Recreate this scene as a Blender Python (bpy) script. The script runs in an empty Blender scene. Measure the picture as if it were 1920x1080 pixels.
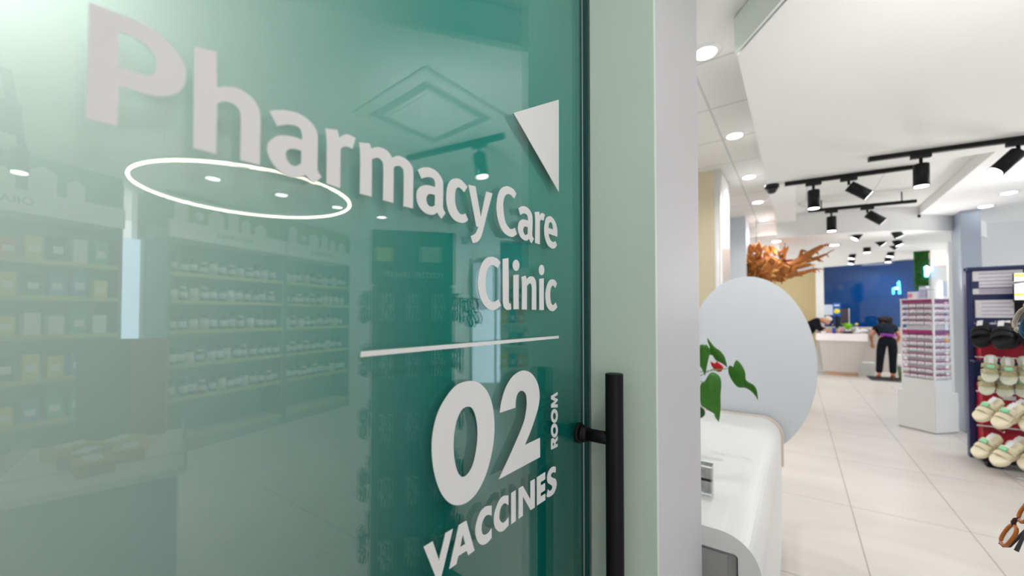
import bpy, bmesh, math, random
from mathutils import Vector, Matrix
from mathutils.geometry import tessellate_polygon
random.seed(7)
SC = bpy.context.scene
COL = SC.collection
PI = math.pi
R = math.radians

# ---------------------------------------------------------------- camera, world, lights, exposure
cam_d = bpy.data.cameras.new('camera')
cam = bpy.data.objects.new('camera', cam_d)
COL.objects.link(cam)
cam.location = (0, 0, 1.42)
cam.rotation_euler = (R(91.2), 0, R(35.7))
cam_d.sensor_width = 36
cam_d.lens = 745 / 1920 * 36
cam_d.shift_y = 0.01895
cam_d.clip_start = 0.02
cam_d.dof.use_dof = True
cam_d.dof.focus_distance = 0.82
cam_d.dof.aperture_fstop = 2.6
SC.camera = cam

wd = bpy.data.worlds.new('world')
SC.world = wd
wd.use_nodes = True
wd.node_tree.nodes['Background'].inputs[0].default_value = (0.95, 0.98, 1.0, 1)
wd.node_tree.nodes['Background'].inputs[1].default_value = 3.0

SC.view_settings.view_transform = 'Standard'
SC.view_settings.look = 'None'
SC.view_settings.exposure = 0.38
SC.view_settings.gamma = 1.0
SC.view_settings.use_curve_mapping = False
SC.cycles.use_denoising = True
SC.cycles.max_bounces = 10
SC.cycles.transparent_max_bounces = 12
SC.cycles.sample_clamp_indirect = 4

def lamp(kind, name, loc, energy, color=(1, 1, 1), size=0.1, rot=None, spot=None, blend=0.6, size_y=None):
    d = bpy.data.lights.new(name, kind)
    d.energy = energy * (DOWN if name in ('downlight_lamp', 'track_lamp') else 1)
    d.color = color
    if kind == 'AREA':
        d.size = size
        if size_y:
            d.shape = 'RECTANGLE'
            d.size_y = size_y
    else:
        d.shadow_soft_size = size
    if kind == 'SPOT':
        d.spot_size = spot or R(120)
        d.spot_blend = blend
    o = bpy.data.objects.new(name, d)
    COL.objects.link(o)
    o.location = loc
    if rot:
        o.rotation_euler = rot
    return o

DOWN = 0.27         # scale of every downlight
# the clinic's own lamp shines through the film from behind; every other lamp is placed further below
lamp('POINT', 'clinic_lamp', (-0.50, -0.03, 1.68), 3.0, (1, 1, 0.97), 0.03)
lamp('POINT', 'clinic_lamp', (-1.0, -0.1, 1.7), 6, (1, 1, 0.97), 0.1)

# ---------------------------------------------------------------- materials
MATS = {}
def mat(name, col, rough=0.5, metal=0.0, emit=None, es=1.0, spec=0.5, noise=0.0, nscale=30.0, trans=0.0, alpha=None, bump=0.0):
    if name in MATS:
        return MATS[name]
    m = bpy.data.materials.new(name)
    m.use_nodes = True
    nt = m.node_tree
    b = nt.nodes['Principled BSDF']
    b.inputs['Base Color'].default_value = (*col, 1)
    b.inputs['Roughness'].default_value = rough
    b.inputs['Metallic'].default_value = metal
    b.inputs['Specular IOR Level'].default_value = spec
    if trans:
        b.inputs['Transmission Weight'].default_value = trans
    if emit:
        b.inputs['Emission Color'].default_value = (*emit, 1)
        b.inputs['Emission Strength'].default_value = es
    if noise or bump:
        tc = nt.nodes.new('ShaderNodeTexCoord')
        n = nt.nodes.new('ShaderNodeTexNoise')
        n.inputs['Scale'].default_value = nscale
        n.inputs['Detail'].default_value = 5
        nt.links.new(tc.outputs['Object'], n.inputs['Vector'])
        if noise:
            mx = nt.nodes.new('ShaderNodeMix')
            mx.data_type = 'RGBA'
            mx.inputs[6].default_value = (*[max(0, c * (1 - noise)) for c in col], 1)
            mx.inputs[7].default_value = (*[min(1, c * (1 + noise)) for c in col], 1)
            nt.links.new(n.outputs['Fac'], mx.inputs[0])
            nt.links.new(mx.outputs[2], b.inputs['Base Color'])
        if bump:
            bp = nt.nodes.new('ShaderNodeBump')
            bp.inputs['Strength'].default_value = bump
            bp.inputs['Distance'].default_value = 0.002
            nt.links.new(n.outputs['Fac'], bp.inputs['Height'])
            nt.links.new(bp.outputs[0], b.inputs['Normal'])
    MATS[name] = m
    return m

def srgb(r, g, b):
    return tuple(((c / 255) / 12.92 if c / 255 <= 0.04045 else ((c / 255 + 0.055) / 1.055) ** 2.4) for c in (r, g, b))

def grid_mat(name, base, line, sx, sy, ox, oy, wid, rough, vein=0.0, spec=0.5):
    """tiles of sx by sy metres laid in straight rows, thin joints, faint cloudy veining"""
    m = bpy.data.materials.new(name)
    m.use_nodes = True
    nt = m.node_tree
    N = nt.nodes.new
    Lk = nt.links.new
    b = nt.nodes['Principled BSDF']
    b.inputs['Roughness'].default_value = rough
    b.inputs['Specular IOR Level'].default_value = spec
    tc = N('ShaderNodeTexCoord')
    sep = N('ShaderNodeSeparateXYZ')
    Lk(tc.outputs['Object'], sep.inputs[0])
    facs = []
    for ax, s, o in ((0, sx, ox), (1, sy, oy)):
        a = N('ShaderNodeMath'); a.operation = 'SUBTRACT'; a.inputs[1].default_value = o
        Lk(sep.outputs[ax], a.inputs[0])
        d = N('ShaderNodeMath'); d.operation = 'DIVIDE'; d.inputs[1].default_value = s
        Lk(a.outputs[0], d.inputs[0])
        r = N('ShaderNodeMath'); r.operation = 'ADD'; r.inputs[1].default_value = 0.5
        Lk(d.outputs[0], r.inputs[0])
        f = N('ShaderNodeMath'); f.operation = 'FRACT'
        Lk(r.outputs[0], f.inputs[0])
        g = N('ShaderNodeMath'); g.operation = 'SUBTRACT'; g.inputs[1].default_value = 0.5
        Lk(f.outputs[0], g.inputs[0])
        h = N('ShaderNodeMath'); h.operation = 'ABSOLUTE'
        Lk(g.outputs[0], h.inputs[0])
        k = N('ShaderNodeMath'); k.operation = 'LESS_THAN'; k.inputs[1].default_value = wid / s / 2
        Lk(h.outputs[0], k.inputs[0])
        facs.append(k)
    mxm = N('ShaderNodeMath'); mxm.operation = 'MAXIMUM'
    Lk(facs[0].outputs[0], mxm.inputs[0]); Lk(facs[1].outputs[0], mxm.inputs[1])
    mp = N('ShaderNodeMapping'); mp.inputs['Scale'].default_value = (1.2, 3.2, 1)
    Lk(tc.outputs['Object'], mp.inputs[0])
    n = N('ShaderNodeTexNoise'); n.inputs['Scale'].default_value = 1.1; n.inputs['Detail'].default_value = 7
    n.inputs['Distortion'].default_value = 0.8
    Lk(mp.outputs[0], n.inputs['Vector'])
    c = N('ShaderNodeMix'); c.data_type = 'RGBA'
    c.inputs[6].default_value = (*[x * (1 - vein) for x in base], 1)
    c.inputs[7].default_value = (*[min(1, x * (1 + vein)) for x in base], 1)
    Lk(n.outputs['Fac'], c.inputs[0])
    j = N('ShaderNodeMix'); j.data_type = 'RGBA'
    j.inputs[7].default_value = (*line, 1)
    Lk(mxm.outputs[0], j.inputs[0]); Lk(c.outputs[2], j.inputs[6])
    Lk(j.outputs[2], b.inputs['Base Color'])
    MATS[name] = m
    return m

M_white = mat('white_paint', (0.82, 0.82, 0.81), 0.55, noise=0.015, nscale=6)
M_ceil = mat('ceiling_paint', (0.90, 0.897, 0.89), 0.6, noise=0.01, nscale=4)
M_act = grid_mat('ceiling_tile', (0.84, 0.84, 0.82), (0.62, 0.63, 0.62), 0.6, 0.6, -0.49, 2.5, 0.016, 0.7)
M_act_far = grid_mat('ceiling_tile_far', (0.8, 0.8, 0.78), (0.62, 0.62, 0.62), 0.6, 1.2, 0.1, 4.9, 0.012, 0.7)
M_floor = grid_mat('floor_tile', (0.70, 0.662, 0.625), (0.38, 0.35, 0.33), 0.6, 1.2, 0.305, 2.70, 0.007, 0.32, vein=0.13)
M_sage = mat('sage_paint', (0.72, 0.83, 0.73), 0.5, noise=0.02, nscale=8)
M_wallwhite = mat('wall_end_paint', (0.65, 0.645, 0.665), 0.5, noise=0.015, nscale=8)
M_black = mat('black_metal', (0.005, 0.005, 0.0055), 0.5, spec=.25)
M_blackp = mat('black_plastic', (0.009, 0.009, 0.010), 0.45, spec=.3)
M_marble = mat('beige_stone', srgb(214, 202, 172), 0.35, noise=0.08, nscale=3)
M_chrome = mat('brushed_metal', (0.75, 0.76, 0.78), 0.25, 0.9)
M_gloss = mat('gloss_white', (0.86, 0.86, 0.85), 0.18)
M_counter = mat('counter_white', (0.86, 0.865, 0.86), 0.36)
M_grey = mat('grey_laminate', (0.33, 0.325, 0.32), 0.45)
M_letter = mat('vinyl_white', (0.875, 0.872, 0.88), 0.5)
M_glow = mat('lamp_lens', (1, 1, 1), 0.3, emit=(1, 0.99, 0.97), es=9)
M_glowwarm = mat('ring_lens', (1, 1, 1), 0.3, emit=(1, 0.86, 0.68), es=16)
M_disc = mat('disc_panel', (0.76, 0.81, 0.86), 0.4)
M_pillar = mat('pillar_paint', (0.60, 0.65, 0.72), 0.4)
M_pillarblue = mat('pillar_blue_grey', (0.36, 0.41, 0.49), 0.35)
M_wood = mat('carved_wood', srgb(164, 98, 30), 0.6, noise=0.6, nscale=16)
M_woodlt = mat('pale_wood', srgb(226, 168, 96), 0.6, noise=0.2, nscale=20)
M_ochre = mat('ochre_wall', srgb(196, 176, 132), 0.6)
M_blue = mat('blue_glass', srgb(2, 54, 110), 0.06, spec=0.6, noise=0.12, nscale=1.5)
M_taupe = mat('taupe_laminate', srgb(186, 178, 172), 0.4)
M_deskwhite = mat('desk_white', srgb(236, 226, 224), 0.35)
M_kick = mat('brown_kick', srgb(176, 140, 112), 0.3)
M_leaf = mat('leaf_green', srgb(52, 122, 16), 0.35, noise=0.25, nscale=40)
M_leafd = mat('leaf_dark', srgb(26, 84, 22), 0.4, noise=0.2, nscale=40)
M_stem = mat('stem_green', srgb(120, 160, 80), 0.5)
M_red = mat('flower_red', srgb(226, 22, 30), 0.3)
M_acryl = mat('clear_acrylic', (0.96, 0.98, 0.97), 0.02, trans=1.0)
M_card = mat('printed_card', (0.62, 0.63, 0.62), 0.5, noise=0.6, nscale=60)
M_navy = mat('navy_metal', srgb(34, 44, 96), 0.4)
M_crimson = mat('crimson_card', srgb(176, 10, 44), 0.5)
M_cream = mat('cream_foam', srgb(250, 240, 212), 0.6)
M_shoeblack = mat('black_foam', (0.010, 0.010, 0.011), 0.6, spec=.3)
M_greentag = mat('mint_plastic', srgb(150, 226, 178), 0.4)
M_paper = mat('white_paper', (0.85, 0.84, 0.88), 0.6)
M_magenta = mat('magenta_print', srgb(160, 34, 108), 0.5)
M_skin = mat('skin', srgb(222, 164, 134), 0.5)
M_skin2 = mat('skin_tan', srgb(196, 132, 104), 0.5)
M_hair = mat('black_hair', (0.008, 0.007, 0.007), 0.7, spec=.15)
M_hairgrey = mat('sandy_hair', srgb(226, 208, 190), 0.6)
M_cloth = mat('black_cloth', (0.008, 0.009, 0.012), 0.9, spec=.1)
M_clothblue = mat('slate_cloth', srgb(26, 34, 46), 0.9, spec=.1)
M_shoe = mat('brown_shoe', srgb(112, 66, 46), 0.6)
M_moss = mat('moss_green', srgb(22, 84, 14), 0.8, noise=0.6, nscale=40, bump=1.0)
M_pink = mat('pale_pink_panel', srgb(250, 226, 222), 0.5)
M_cyan = mat('cyan_neon', (0.1, 0.6, 0.9), 0.4, emit=(0.05, 0.55, 1.0), es=3.0)
M_neonw = mat('white_neon', (1, 1, 1), 0.4, emit=(0.75, 1, 0.98), es=5)
M_amber = mat('amber_acetate', srgb(206, 112, 14), 0.18, spec=0.7)
M_brown = mat('dark_brown_acetate', srgb(62, 26, 14), 0.18)
M_teal = mat('teal_acetate', srgb(0, 84, 122), 0.25)
M_tort = mat('tortoise_acetate', srgb(206, 188, 170), 0.15, noise=0.75, nscale=45)
M_slate = mat('slate_plastic', srgb(72, 78, 86), 0.3)
M_lens = None

def mix_shader(name, build):
    m = bpy.data.materials.new(name)
    m.use_nodes = True
    nt = m.node_tree
    for n in list(nt.nodes):
        nt.nodes.remove(n)
    build(nt, nt.nodes.new, nt.links.new)
    MATS[name] = m
    return m

def _glass(f0, tint):
    def b(nt, N, Lk):
        out = N('ShaderNodeOutputMaterial')
        t = N('ShaderNodeBsdfTransparent'); t.inputs[0].default_value = (*tint, 1)
        g = N('ShaderNodeBsdfGlossy'); g.inputs['Roughness'].default_value = 0.0
        lw = N('ShaderNodeLayerWeight'); lw.inputs[0].default_value = 0.5
        p = N('ShaderNodeMath'); p.operation = 'POWER'; p.inputs[1].default_value = 5
        Lk(lw.outputs['Facing'], p.inputs[0])
        q = N('ShaderNodeMath'); q.operation = 'MULTIPLY_ADD'
        q.inputs[1].default_value = 1 - f0; q.inputs[2].default_value = f0
        Lk(p.outputs[0], q.inputs[0])
        mx = N('ShaderNodeMixShader')
        Lk(q.outputs[0], mx.inputs[0]); Lk(t.outputs[0], mx.inputs[1]); Lk(g.outputs[0], mx.inputs[2])
        Lk(mx.outputs[0], out.inputs[0])
    return b
M_glass = mix_shader('door_glass', _glass(0.075, (0.985, 0.995, 0.99)))
M_lens = mix_shader('clear_lens', _glass(0.05, (0.95, 0.96, 0.96)))

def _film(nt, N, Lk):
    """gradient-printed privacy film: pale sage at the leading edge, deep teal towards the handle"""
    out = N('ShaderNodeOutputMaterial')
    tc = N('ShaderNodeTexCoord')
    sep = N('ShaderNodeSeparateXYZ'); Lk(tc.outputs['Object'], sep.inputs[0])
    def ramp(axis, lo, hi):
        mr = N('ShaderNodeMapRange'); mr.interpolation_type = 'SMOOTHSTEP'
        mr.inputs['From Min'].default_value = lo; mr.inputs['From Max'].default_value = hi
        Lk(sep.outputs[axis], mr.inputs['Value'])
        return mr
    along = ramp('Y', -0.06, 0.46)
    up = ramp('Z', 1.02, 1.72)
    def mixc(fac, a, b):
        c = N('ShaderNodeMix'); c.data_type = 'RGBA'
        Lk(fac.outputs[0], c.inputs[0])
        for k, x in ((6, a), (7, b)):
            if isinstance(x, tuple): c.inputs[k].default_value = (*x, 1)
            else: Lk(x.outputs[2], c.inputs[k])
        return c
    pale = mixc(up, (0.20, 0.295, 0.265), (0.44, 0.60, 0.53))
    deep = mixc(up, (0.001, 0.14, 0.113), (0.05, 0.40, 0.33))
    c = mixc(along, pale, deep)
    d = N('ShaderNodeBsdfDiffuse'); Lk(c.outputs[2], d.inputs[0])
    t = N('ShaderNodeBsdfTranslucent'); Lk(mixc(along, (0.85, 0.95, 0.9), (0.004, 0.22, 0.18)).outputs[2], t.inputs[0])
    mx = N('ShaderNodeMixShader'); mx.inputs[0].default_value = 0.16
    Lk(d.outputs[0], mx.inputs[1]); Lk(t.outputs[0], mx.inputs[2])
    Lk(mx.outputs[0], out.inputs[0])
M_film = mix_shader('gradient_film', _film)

# ---------------------------------------------------------------- mesh helpers
class MB:
    """collects faces of one part; build() links them as one mesh object"""
    def __init__(self):
        self.v = []; self.f = []; self.m = []; self.mats = []; self.s = []
    def mi(self, m):
        if m not in self.mats:
            self.mats.append(m)
        return self.mats.index(m)
    def add(self, vs, fs, m, T=None, smooth=False):
        k = len(self.v); i = self.mi(m)
        for p in vs:
            p = Vector(p)
            self.v.append(tuple(T @ p if T is not None else p))
        for f in fs:
            self.f.append([k + j for j in f]); self.m.append(i); self.s.append(smooth)
        return self
    def box(self, a, b, m, T=None):
        x0, y0, z0 = a; x1, y1, z1 = b
        vs = [(x0, y0, z0), (x1, y0, z0), (x1, y1, z0), (x0, y1, z0), (x0, y0, z1), (x1, y0, z1), (x1, y1, z1), (x0, y1, z1)]
        return self.add(vs, [(3, 2, 1, 0), (4, 5, 6, 7), (0, 1, 5, 4), (1, 2, 6, 5), (2, 3, 7, 6), (3, 0, 4, 7)], m, T)
    def prism(self, poly, z0, z1, m, T=None, smooth=False):
        n = len(poly)
        vs = [(x, y, z0) for x, y in poly] + [(x, y, z1) for x, y in poly]
        tri = tessellate_polygon([[Vector((x, y, 0)) for x, y in poly]])
        fs = [tuple(t) for t in tri] + [tuple(j + n for j in t) for t in tri]
        self.add(vs, fs, m, T)
        k = len(self.v) - 2 * n
        i = self.mi(m)
        for j in range(n):
            self.f.append([k + j, k + (j + 1) % n, k + n + (j + 1) % n, k + n + j]); self.m.append(i); self.s.append(smooth)
        return self
    def lathe(self, prof, m, T=None, n=24, smooth=True):
        """prof: (radius, z) pairs from bottom to top"""
        vs = []; fs = []
        for r, z in prof:
            for j in range(n):
                a = 2 * PI * j / n
                vs.append((r * math.cos(a), r * math.sin(a), z))
        for i in range(len(prof) - 1):
            for j in range(n):
                fs.append((i * n + j, i * n + (j + 1) % n, (i + 1) * n + (j + 1) % n, (i + 1) * n + j))
        fs.append(tuple(range(n))[::-1])
        fs.append(tuple((len(prof) - 1) * n + j for j in range(n)))
        return self.add(vs, fs, m, T, smooth)
    def tube(self, pts, r, m, T=None, n=8, closed=False, flat=1.0):
        """round (or flattened) bar along points"""
        P = [Vector(p) for p in pts]
        k = len(P); vs = []; fs = []
        up = Vector((0, 0, 1))
        for i in range(k):
            if closed:
                d = P[(i + 1) % k] - P[i - 1]
            else:
                d = P[min(i + 1, k - 1)] - P[max(i - 1, 0)]
            d.normalize()
            u = up if abs(d.dot(up)) < 0.95 else Vector((0, 1, 0))
            a = d.cross(u).normalized(); b = a.cross(d).normalized()
            rr = r[i] if isinstance(r, (list, tuple)) else r
            for j in range(n):
                t = 2 * PI * j / n
                vs.append(P[i] + a * (rr * math.cos(t)) + b * (rr * flat * math.sin(t)))
        for i in range(k if closed else k - 1):
            i2 = (i + 1) % k
            for j in range(n):
                fs.append((i * n + j, i * n + (j + 1) % n, i2 * n + (j + 1) % n, i2 * n + j))
        if not closed:
            fs.append(tuple(range(n))[::-1]); fs.append(tuple((k - 1) * n + j for j in range(n)))
        return self.add(vs, fs, m, T, True)
    def build(self, name, parent=None, bevel=0.0, seg=2):
        me = bpy.data.meshes.new(name)
        me.from_pydata(self.v, [], self.f)
        for m in self.mats:
            me.materials.append(m)
        for p, i, s in zip(me.polygons, self.m, self.s):
            p.material_index = i; p.use_smooth = s
        bm = bmesh.new(); bm.from_mesh(me)
        bmesh.ops.recalc_face_normals(bm, faces=bm.faces)
        bm.to_mesh(me); bm.free()
        o = bpy.data.objects.new(name, me)
        COL.objects.link(o)
        if bevel:
            md = o.modifiers.new('bevel', 'BEVEL'); md.width = bevel; md.segments = seg
            md.limit_method = 'ANGLE'; md.angle_limit = R(40)
        if parent is not None:
            o.parent = parent
        return o

def tag(o, label=None, cat=None, group=None, kind=None):
    if label: o['label'] = label
    if cat: o['category'] = cat
    if group: o['group'] = group
    if kind: o['kind'] = kind
    return o
def empty(name, loc=(0, 0, 0), rz=0.0, parent=None):
    o = bpy.data.objects.new(name, None)
    o.empty_display_size = 0.1
    COL.objects.link(o)
    o.location = loc; o.rotation_euler = (0, 0, rz)
    if parent is not None:
        o.parent = parent
    return o
def thing(name, label, cat, loc=(0, 0, 0), rz=0.0, group=None):
    return tag(empty(name, loc, rz), label, cat, group)
def struct(o):
    o['kind'] = 'structure'
    return o
def copy_tree(o, parent=None):
    c = o.copy(); COL.objects.link(c)
    if parent is not None:
        c.parent = parent
    for ch in [x for x in SC.objects if x.parent == o]:
        copy_tree(ch, c)
    return c
class Proto:
    """a thing with its parts, remembered so copies need no search"""
    def __init__(self, root):
        self.root = root; self.used = False
        self.kids = [(c, [g for g in root.children_recursive if g.parent == c]) for c in root.children]
    def place(self, loc, rot=(0, 0, 0), label=None, group=None, cat=None, scale=None, swap=None):
        if not self.used:
            self.used = True; r = self.root
            if swap:
                for c, gs in self.kids:
                    pass
        else:
            r = self.root.copy(); COL.objects.link(r)
            for c, gs in self.kids:
                k = c.copy(); COL.objects.link(k); k.parent = r
                for g in gs:
                    h = g.copy(); COL.objects.link(h); h.parent = k
        r.location = loc; r.rotation_euler = rot
        if scale: r.scale = (scale,) * 3
        tag(r, label, cat, group)
        return r
ORD = ['first', 'second', 'third', 'fourth', 'fifth', 'sixth', 'seventh', 'eighth', 'ninth', 'tenth', 'eleventh', 'twelfth', 'thirteenth', 'fourteenth', 'fifteenth', 'sixteenth']

def smooth_loop(pts, k=5):
    """closed outline through points; a third value 1 marks a sharp corner"""
    n = len(pts); out = []
    P = [(p[0], p[1]) for p in pts]; C = [len(p) > 2 for p in pts]
    for i in range(n):
        a, b = P[i], P[(i + 1) % n]
        if C[i] and C[(i + 1) % n]:
            out.append(a); continue
        p0 = P[i - 1] if not C[i] else (2 * a[0] - b[0], 2 * a[1] - b[1])
        if C[i]:
            p3_ = P[(i + 2) % n]
        p3 = P[(i + 2) % n] if not C[(i + 1) % n] else (2 * b[0] - a[0], 2 * b[1] - a[1])
        for j in range(k):
            t = j / k
            out.append(tuple(0.5 * (2 * a[q] + (b[q] - p0[q]) * t + (2 * p0[q] - 5 * a[q] + 4 * b[q] - p3[q]) * t * t + (3 * a[q] - p0[q] - 3 * b[q] + p3[q]) * t ** 3) for q in (0, 1)))
    return out

def plate(mb, loops, d0, d1, m, place):
    """flat cut-out with holes: loops of (a, b), thickness d0..d1, place maps (a, b, d) to a point"""
    flat = [p for lp in loops for p in lp]
    tri = tessellate_polygon([[Vector((a, b, 0)) for a, b in lp] for lp in loops])
    n = len(flat)
    vs = [place(a, b, d0) for a, b in flat] + [place(a, b, d1) for a, b in flat]
    fs = [tuple(t) for t in tri] + [tuple(j + n for j in t) for t in tri]
    k = 0
    for lp in loops:
        c = len(lp)
        for j in range(c):
            fs.append((k + j, k + (j + 1) % c, n + k + (j + 1) % c, n + k + j))
        k += c
    mb.add(vs, fs, m)

def text_part(name, s, size, m, T, parent, depth=0.002):
    cu = bpy.data.curves.new(name, 'FONT'); cu.body = s; cu.size = size; cu.extrude = depth
    cu.align_x = 'CENTER'
    tmp = bpy.data.objects.new(name, cu); COL.objects.link(tmp)
    bpy.context.view_layer.update()
    me = bpy.data.meshes.new_from_object(tmp.evaluated_get(bpy.context.evaluated_depsgraph_get()))
    bpy.data.objects.remove(tmp)
    me.transform(T); me.materials.clear(); me.materials.append(m)
    o = bpy.data.objects.new(name, me); COL.objects.link(o)
    if parent is not None: o.parent = parent
    return o

def skin(name, chains, m, parent=None, root=None, sub=2):
    """one continuous body grown on a skeleton: chains of (x, y, z, radius); equal points are shared"""
    vs = []; rad = []; ed = []; idx = {}
    for ch in chains:
        prev = None
        for x, y, z, r in ch:
            key = (round(x, 4), round(y, 4), round(z, 4))
            if key not in idx:
                idx[key] = len(vs); vs.append((x, y, z)); rad.append(r)
            i = idx[key]
            if prev is not None and prev != i:
                ed.append((prev, i))
            prev = i
    me = bpy.data.meshes.new(name); me.from_pydata(vs, ed, [])
    o = bpy.data.objects.new(name, me); COL.objects.link(o)
    bm = bmesh.new(); bm.from_mesh(me)
    ly = bm.verts.layers.skin.verify()
    bm.verts.ensure_lookup_table()
    for i, v in enumerate(bm.verts):
        rr = rad[i] if isinstance(rad[i], tuple) else (rad[i], rad[i])
        v[ly].radius = rr
        v[ly].use_root = (i == 0)
    bm.to_mesh(me); bm.free()
    o.modifiers.new('skin', 'SKIN').use_smooth_shade = True
    s = o.modifiers.new('sub', 'SUBSURF'); s.levels = sub; s.render_levels = sub
    bpy.context.view_layer.update()
    dg = bpy.context.evaluated_depsgraph_get()
    me2 = bpy.data.meshes.new_from_object(o.evaluated_get(dg))
    bpy.data.objects.remove(o)
    me2.materials.clear(); me2.materials.append(m)
    for p in me2.polygons: p.use_smooth = True
    o2 = bpy.data.objects.new(name, me2); COL.objects.link(o2)
    if parent is not None: o2.parent = parent
    return o2

# ================================================================ THE SETTING
def slab(name, a, b, m, bevel=0.0):
    return struct(MB().box(a, b, m).build(name, bevel=bevel))
def slabpoly(name, poly, z0, z1, m):
    return struct(MB().prism(poly, z0, z1, m).build(name))

slab('floor', (-6, -5, -0.05), (7.5, 16, 0), M_floor)
slab('ceiling', (-4.5, -4.5, 2.89), (3.4, 7.5, 2.95), M_act)
slabpoly('ceiling.001', [(-.225, 2.217), (.83, .81), (2.6, -1.4), (6.5, -1.4), (6.5, 8.7), (1.75, 8.7), (1.70, 7.86), (1.27, 7.1), (1.27, 4.69), (0, 4.69), (0, 7.0), (-.225, 7.5)], 2.70, 2.885, M_ceil)
slabpoly('trim_7', [(-.236, 2.205), (.82, .797), (.83, .805), (-.226, 2.213)], 2.71, 2.885, mat('pale_green_glazing', (.80, .90, .82), .25))
slab('ceiling.002', (0, 4.6, 2.80), (1.9, 7.5, 2.86), M_act_far)
slab('ceiling.003', (-5, 7.6, 2.80), (5, 14.5, 2.86), M_act_far)
cp = [(-.1 + 2.35 * math.cos(2 * PI * i / 120), 9.0 + 2.35 * math.sin(2 * PI * i / 120)) for i in range(120)]
cp = [p for p in cp if p[0] > -.22]
cp.sort(key=lambda p: p[1])
cp = [(-.22, 6.653)] + cp + [(-.22, 11.347)]
slabpoly('ceiling.004', cp, 2.5, 2.80, M_ceil)
slab('trim_1', (-4.5, 7.5, 2.70), (-.221, 13.2, 2.889), M_ceil)

# clinic front: the end of the wall beside the door, its sage-green lining, the wall run behind
slab('wall_left', (-1.3, .8635, 0), (-.242, 1.315, 2.89), M_wallwhite, 0.003)
slab('trim_2', (-.388, .850, 0), (-.2405, .8635, 2.6), M_sage, 0.0015)
slab('wall_left.001', (-1.5, 1.3, 0), (-1.3, 8, 2.89), M_white)
slab('wall_left.002', (-.56, -3.5, 0), (-.40, -.62, 2.89), M_wallwhite)
slab('trim_3', (-.56, -.62, 2.45), (-.40, .85, 2.89), M_wallwhite)
slab('wall_front', (-3.2, -3.7, 0), (4.2, -3.6, 2.95), M_wallwhite)  # shop-front wall out of view, added to hold light off the lettering
slab('wall_clinic', (-3.2, -3.5, 0), (-3.1, 1.3, 2.89), M_white)
# beige stone pillar with a polished corner, and the white pier behind it
pil = MB().box((-1.3, 4.42, 0), (-.62, 5.03, 2.89), M_marble).build('pillar'); struct(pil)
MB().tube([(-.645, 4.455, 0), (-.645, 4.455, 2.885)], .04, mat('corner_white', (.85, .86, .88), .22), n=24).build('corner_post', pil)
MB().box((-.625, 4.46, 0), (-.607, 5.03, 2.885), M_gloss).build('side_panel', pil)
slab('pillar.001', (-1.3, 6.77, 0), (-.609, 7.3, 2.89), M_pillar, .004)
# far walls
slab('wall_back', (-4.5, 13.2, 0), (.40, 13.3, 2.80), M_ochre)
slab('wall_back.001', (.40, 13.62, 0), (4.5, 13.7, 2.80), M_taupe)
slab('trim_4', (.40, 13.05, 0), (.56, 13.35, 2.80), M_white, .004)
slab('trim_5', (.55, 13.45, 1.06), (2.5, 13.6, 1.13), M_taupe)
# grey pillar and the white wall beside the sandal rack
slab('pillar.002', (1.63, 7.13, 0), (1.80, 7.49, 2.70), M_pillarblue, .006)
slab('wall_right', (1.8, 8.42, 0), (7, 8.52, 2.70), M_white)

# the shop wall behind the camera's right shoulder: seen only as a reflection in the door
SH = Matrix.Translation((4.34, 1.22, 0)) @ Matrix.Rotation(math.atan2(-.27, 1), 4, 'Z')   # local: +y along the shelves, -x towards the door
w = MB().box((.42, -3.2, 0), (.52, -.33, 2.7), M_white, SH).box((.42, -.05, 0), (.52, 4.2, 2.7), M_white, SH).build('wall_right.002'); struct(w)
wn = MB().box((.36, -.33, 0.1), (.42, -.05, 2.2), mat('window_daylight', (.8, .9, 1), .3, emit=(.62, .80, 1.0), es=2.6)).build('window_1'); struct(wn)
wn.matrix_world = SH
slab('wall_right.003', (3.2, 6.6, 0), (5.9, 6.7, 2.7), M_white)
WM = Matrix.Translation((3.5, 5.5, 0)) @ Matrix.Rotation(R(-38), 4, 'Z')
wn = MB().box((-.66, 0, .25), (.40, .04, 2.35), mat('window_daylight_soft', (.8, .9, 1), .3, emit=(.70, .86, 1.0), es=1.9)).build('window_2'); struct(wn)
wn.matrix_world = WM
wn = MB().box((-.72, -.01, .2), (-.662, .05, 2.4), M_white).box((.402, -.01, .2), (.46, .05, 2.4), M_white).box((-.02, -.012, .25), (.02, -.001, 2.35), M_white).build('trim_6'); struct(wn)
wn.matrix_world = WM

# ================================================================ THE SLIDING DOOR
door = empty('door_1', (-.4, 0, 0)); tag(door, 'teal frosted glass sliding door with white lettering and black pull', 'door', kind='structure')
MB().box((-.010, -.62, .01), (0, .86, 2.45), M_glass).build('glass_pane', door)
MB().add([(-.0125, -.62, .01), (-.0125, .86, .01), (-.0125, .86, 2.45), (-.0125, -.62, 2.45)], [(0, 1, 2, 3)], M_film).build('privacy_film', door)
MB().box((0, .840, .01), (.008, .8495, 2.45), mat('edge_shade_green', (.006, .07, .058), .5)).build('edge_shade_strip', door)  # dark strip standing in for the lining's shaded gap mirrored in the glass
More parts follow.
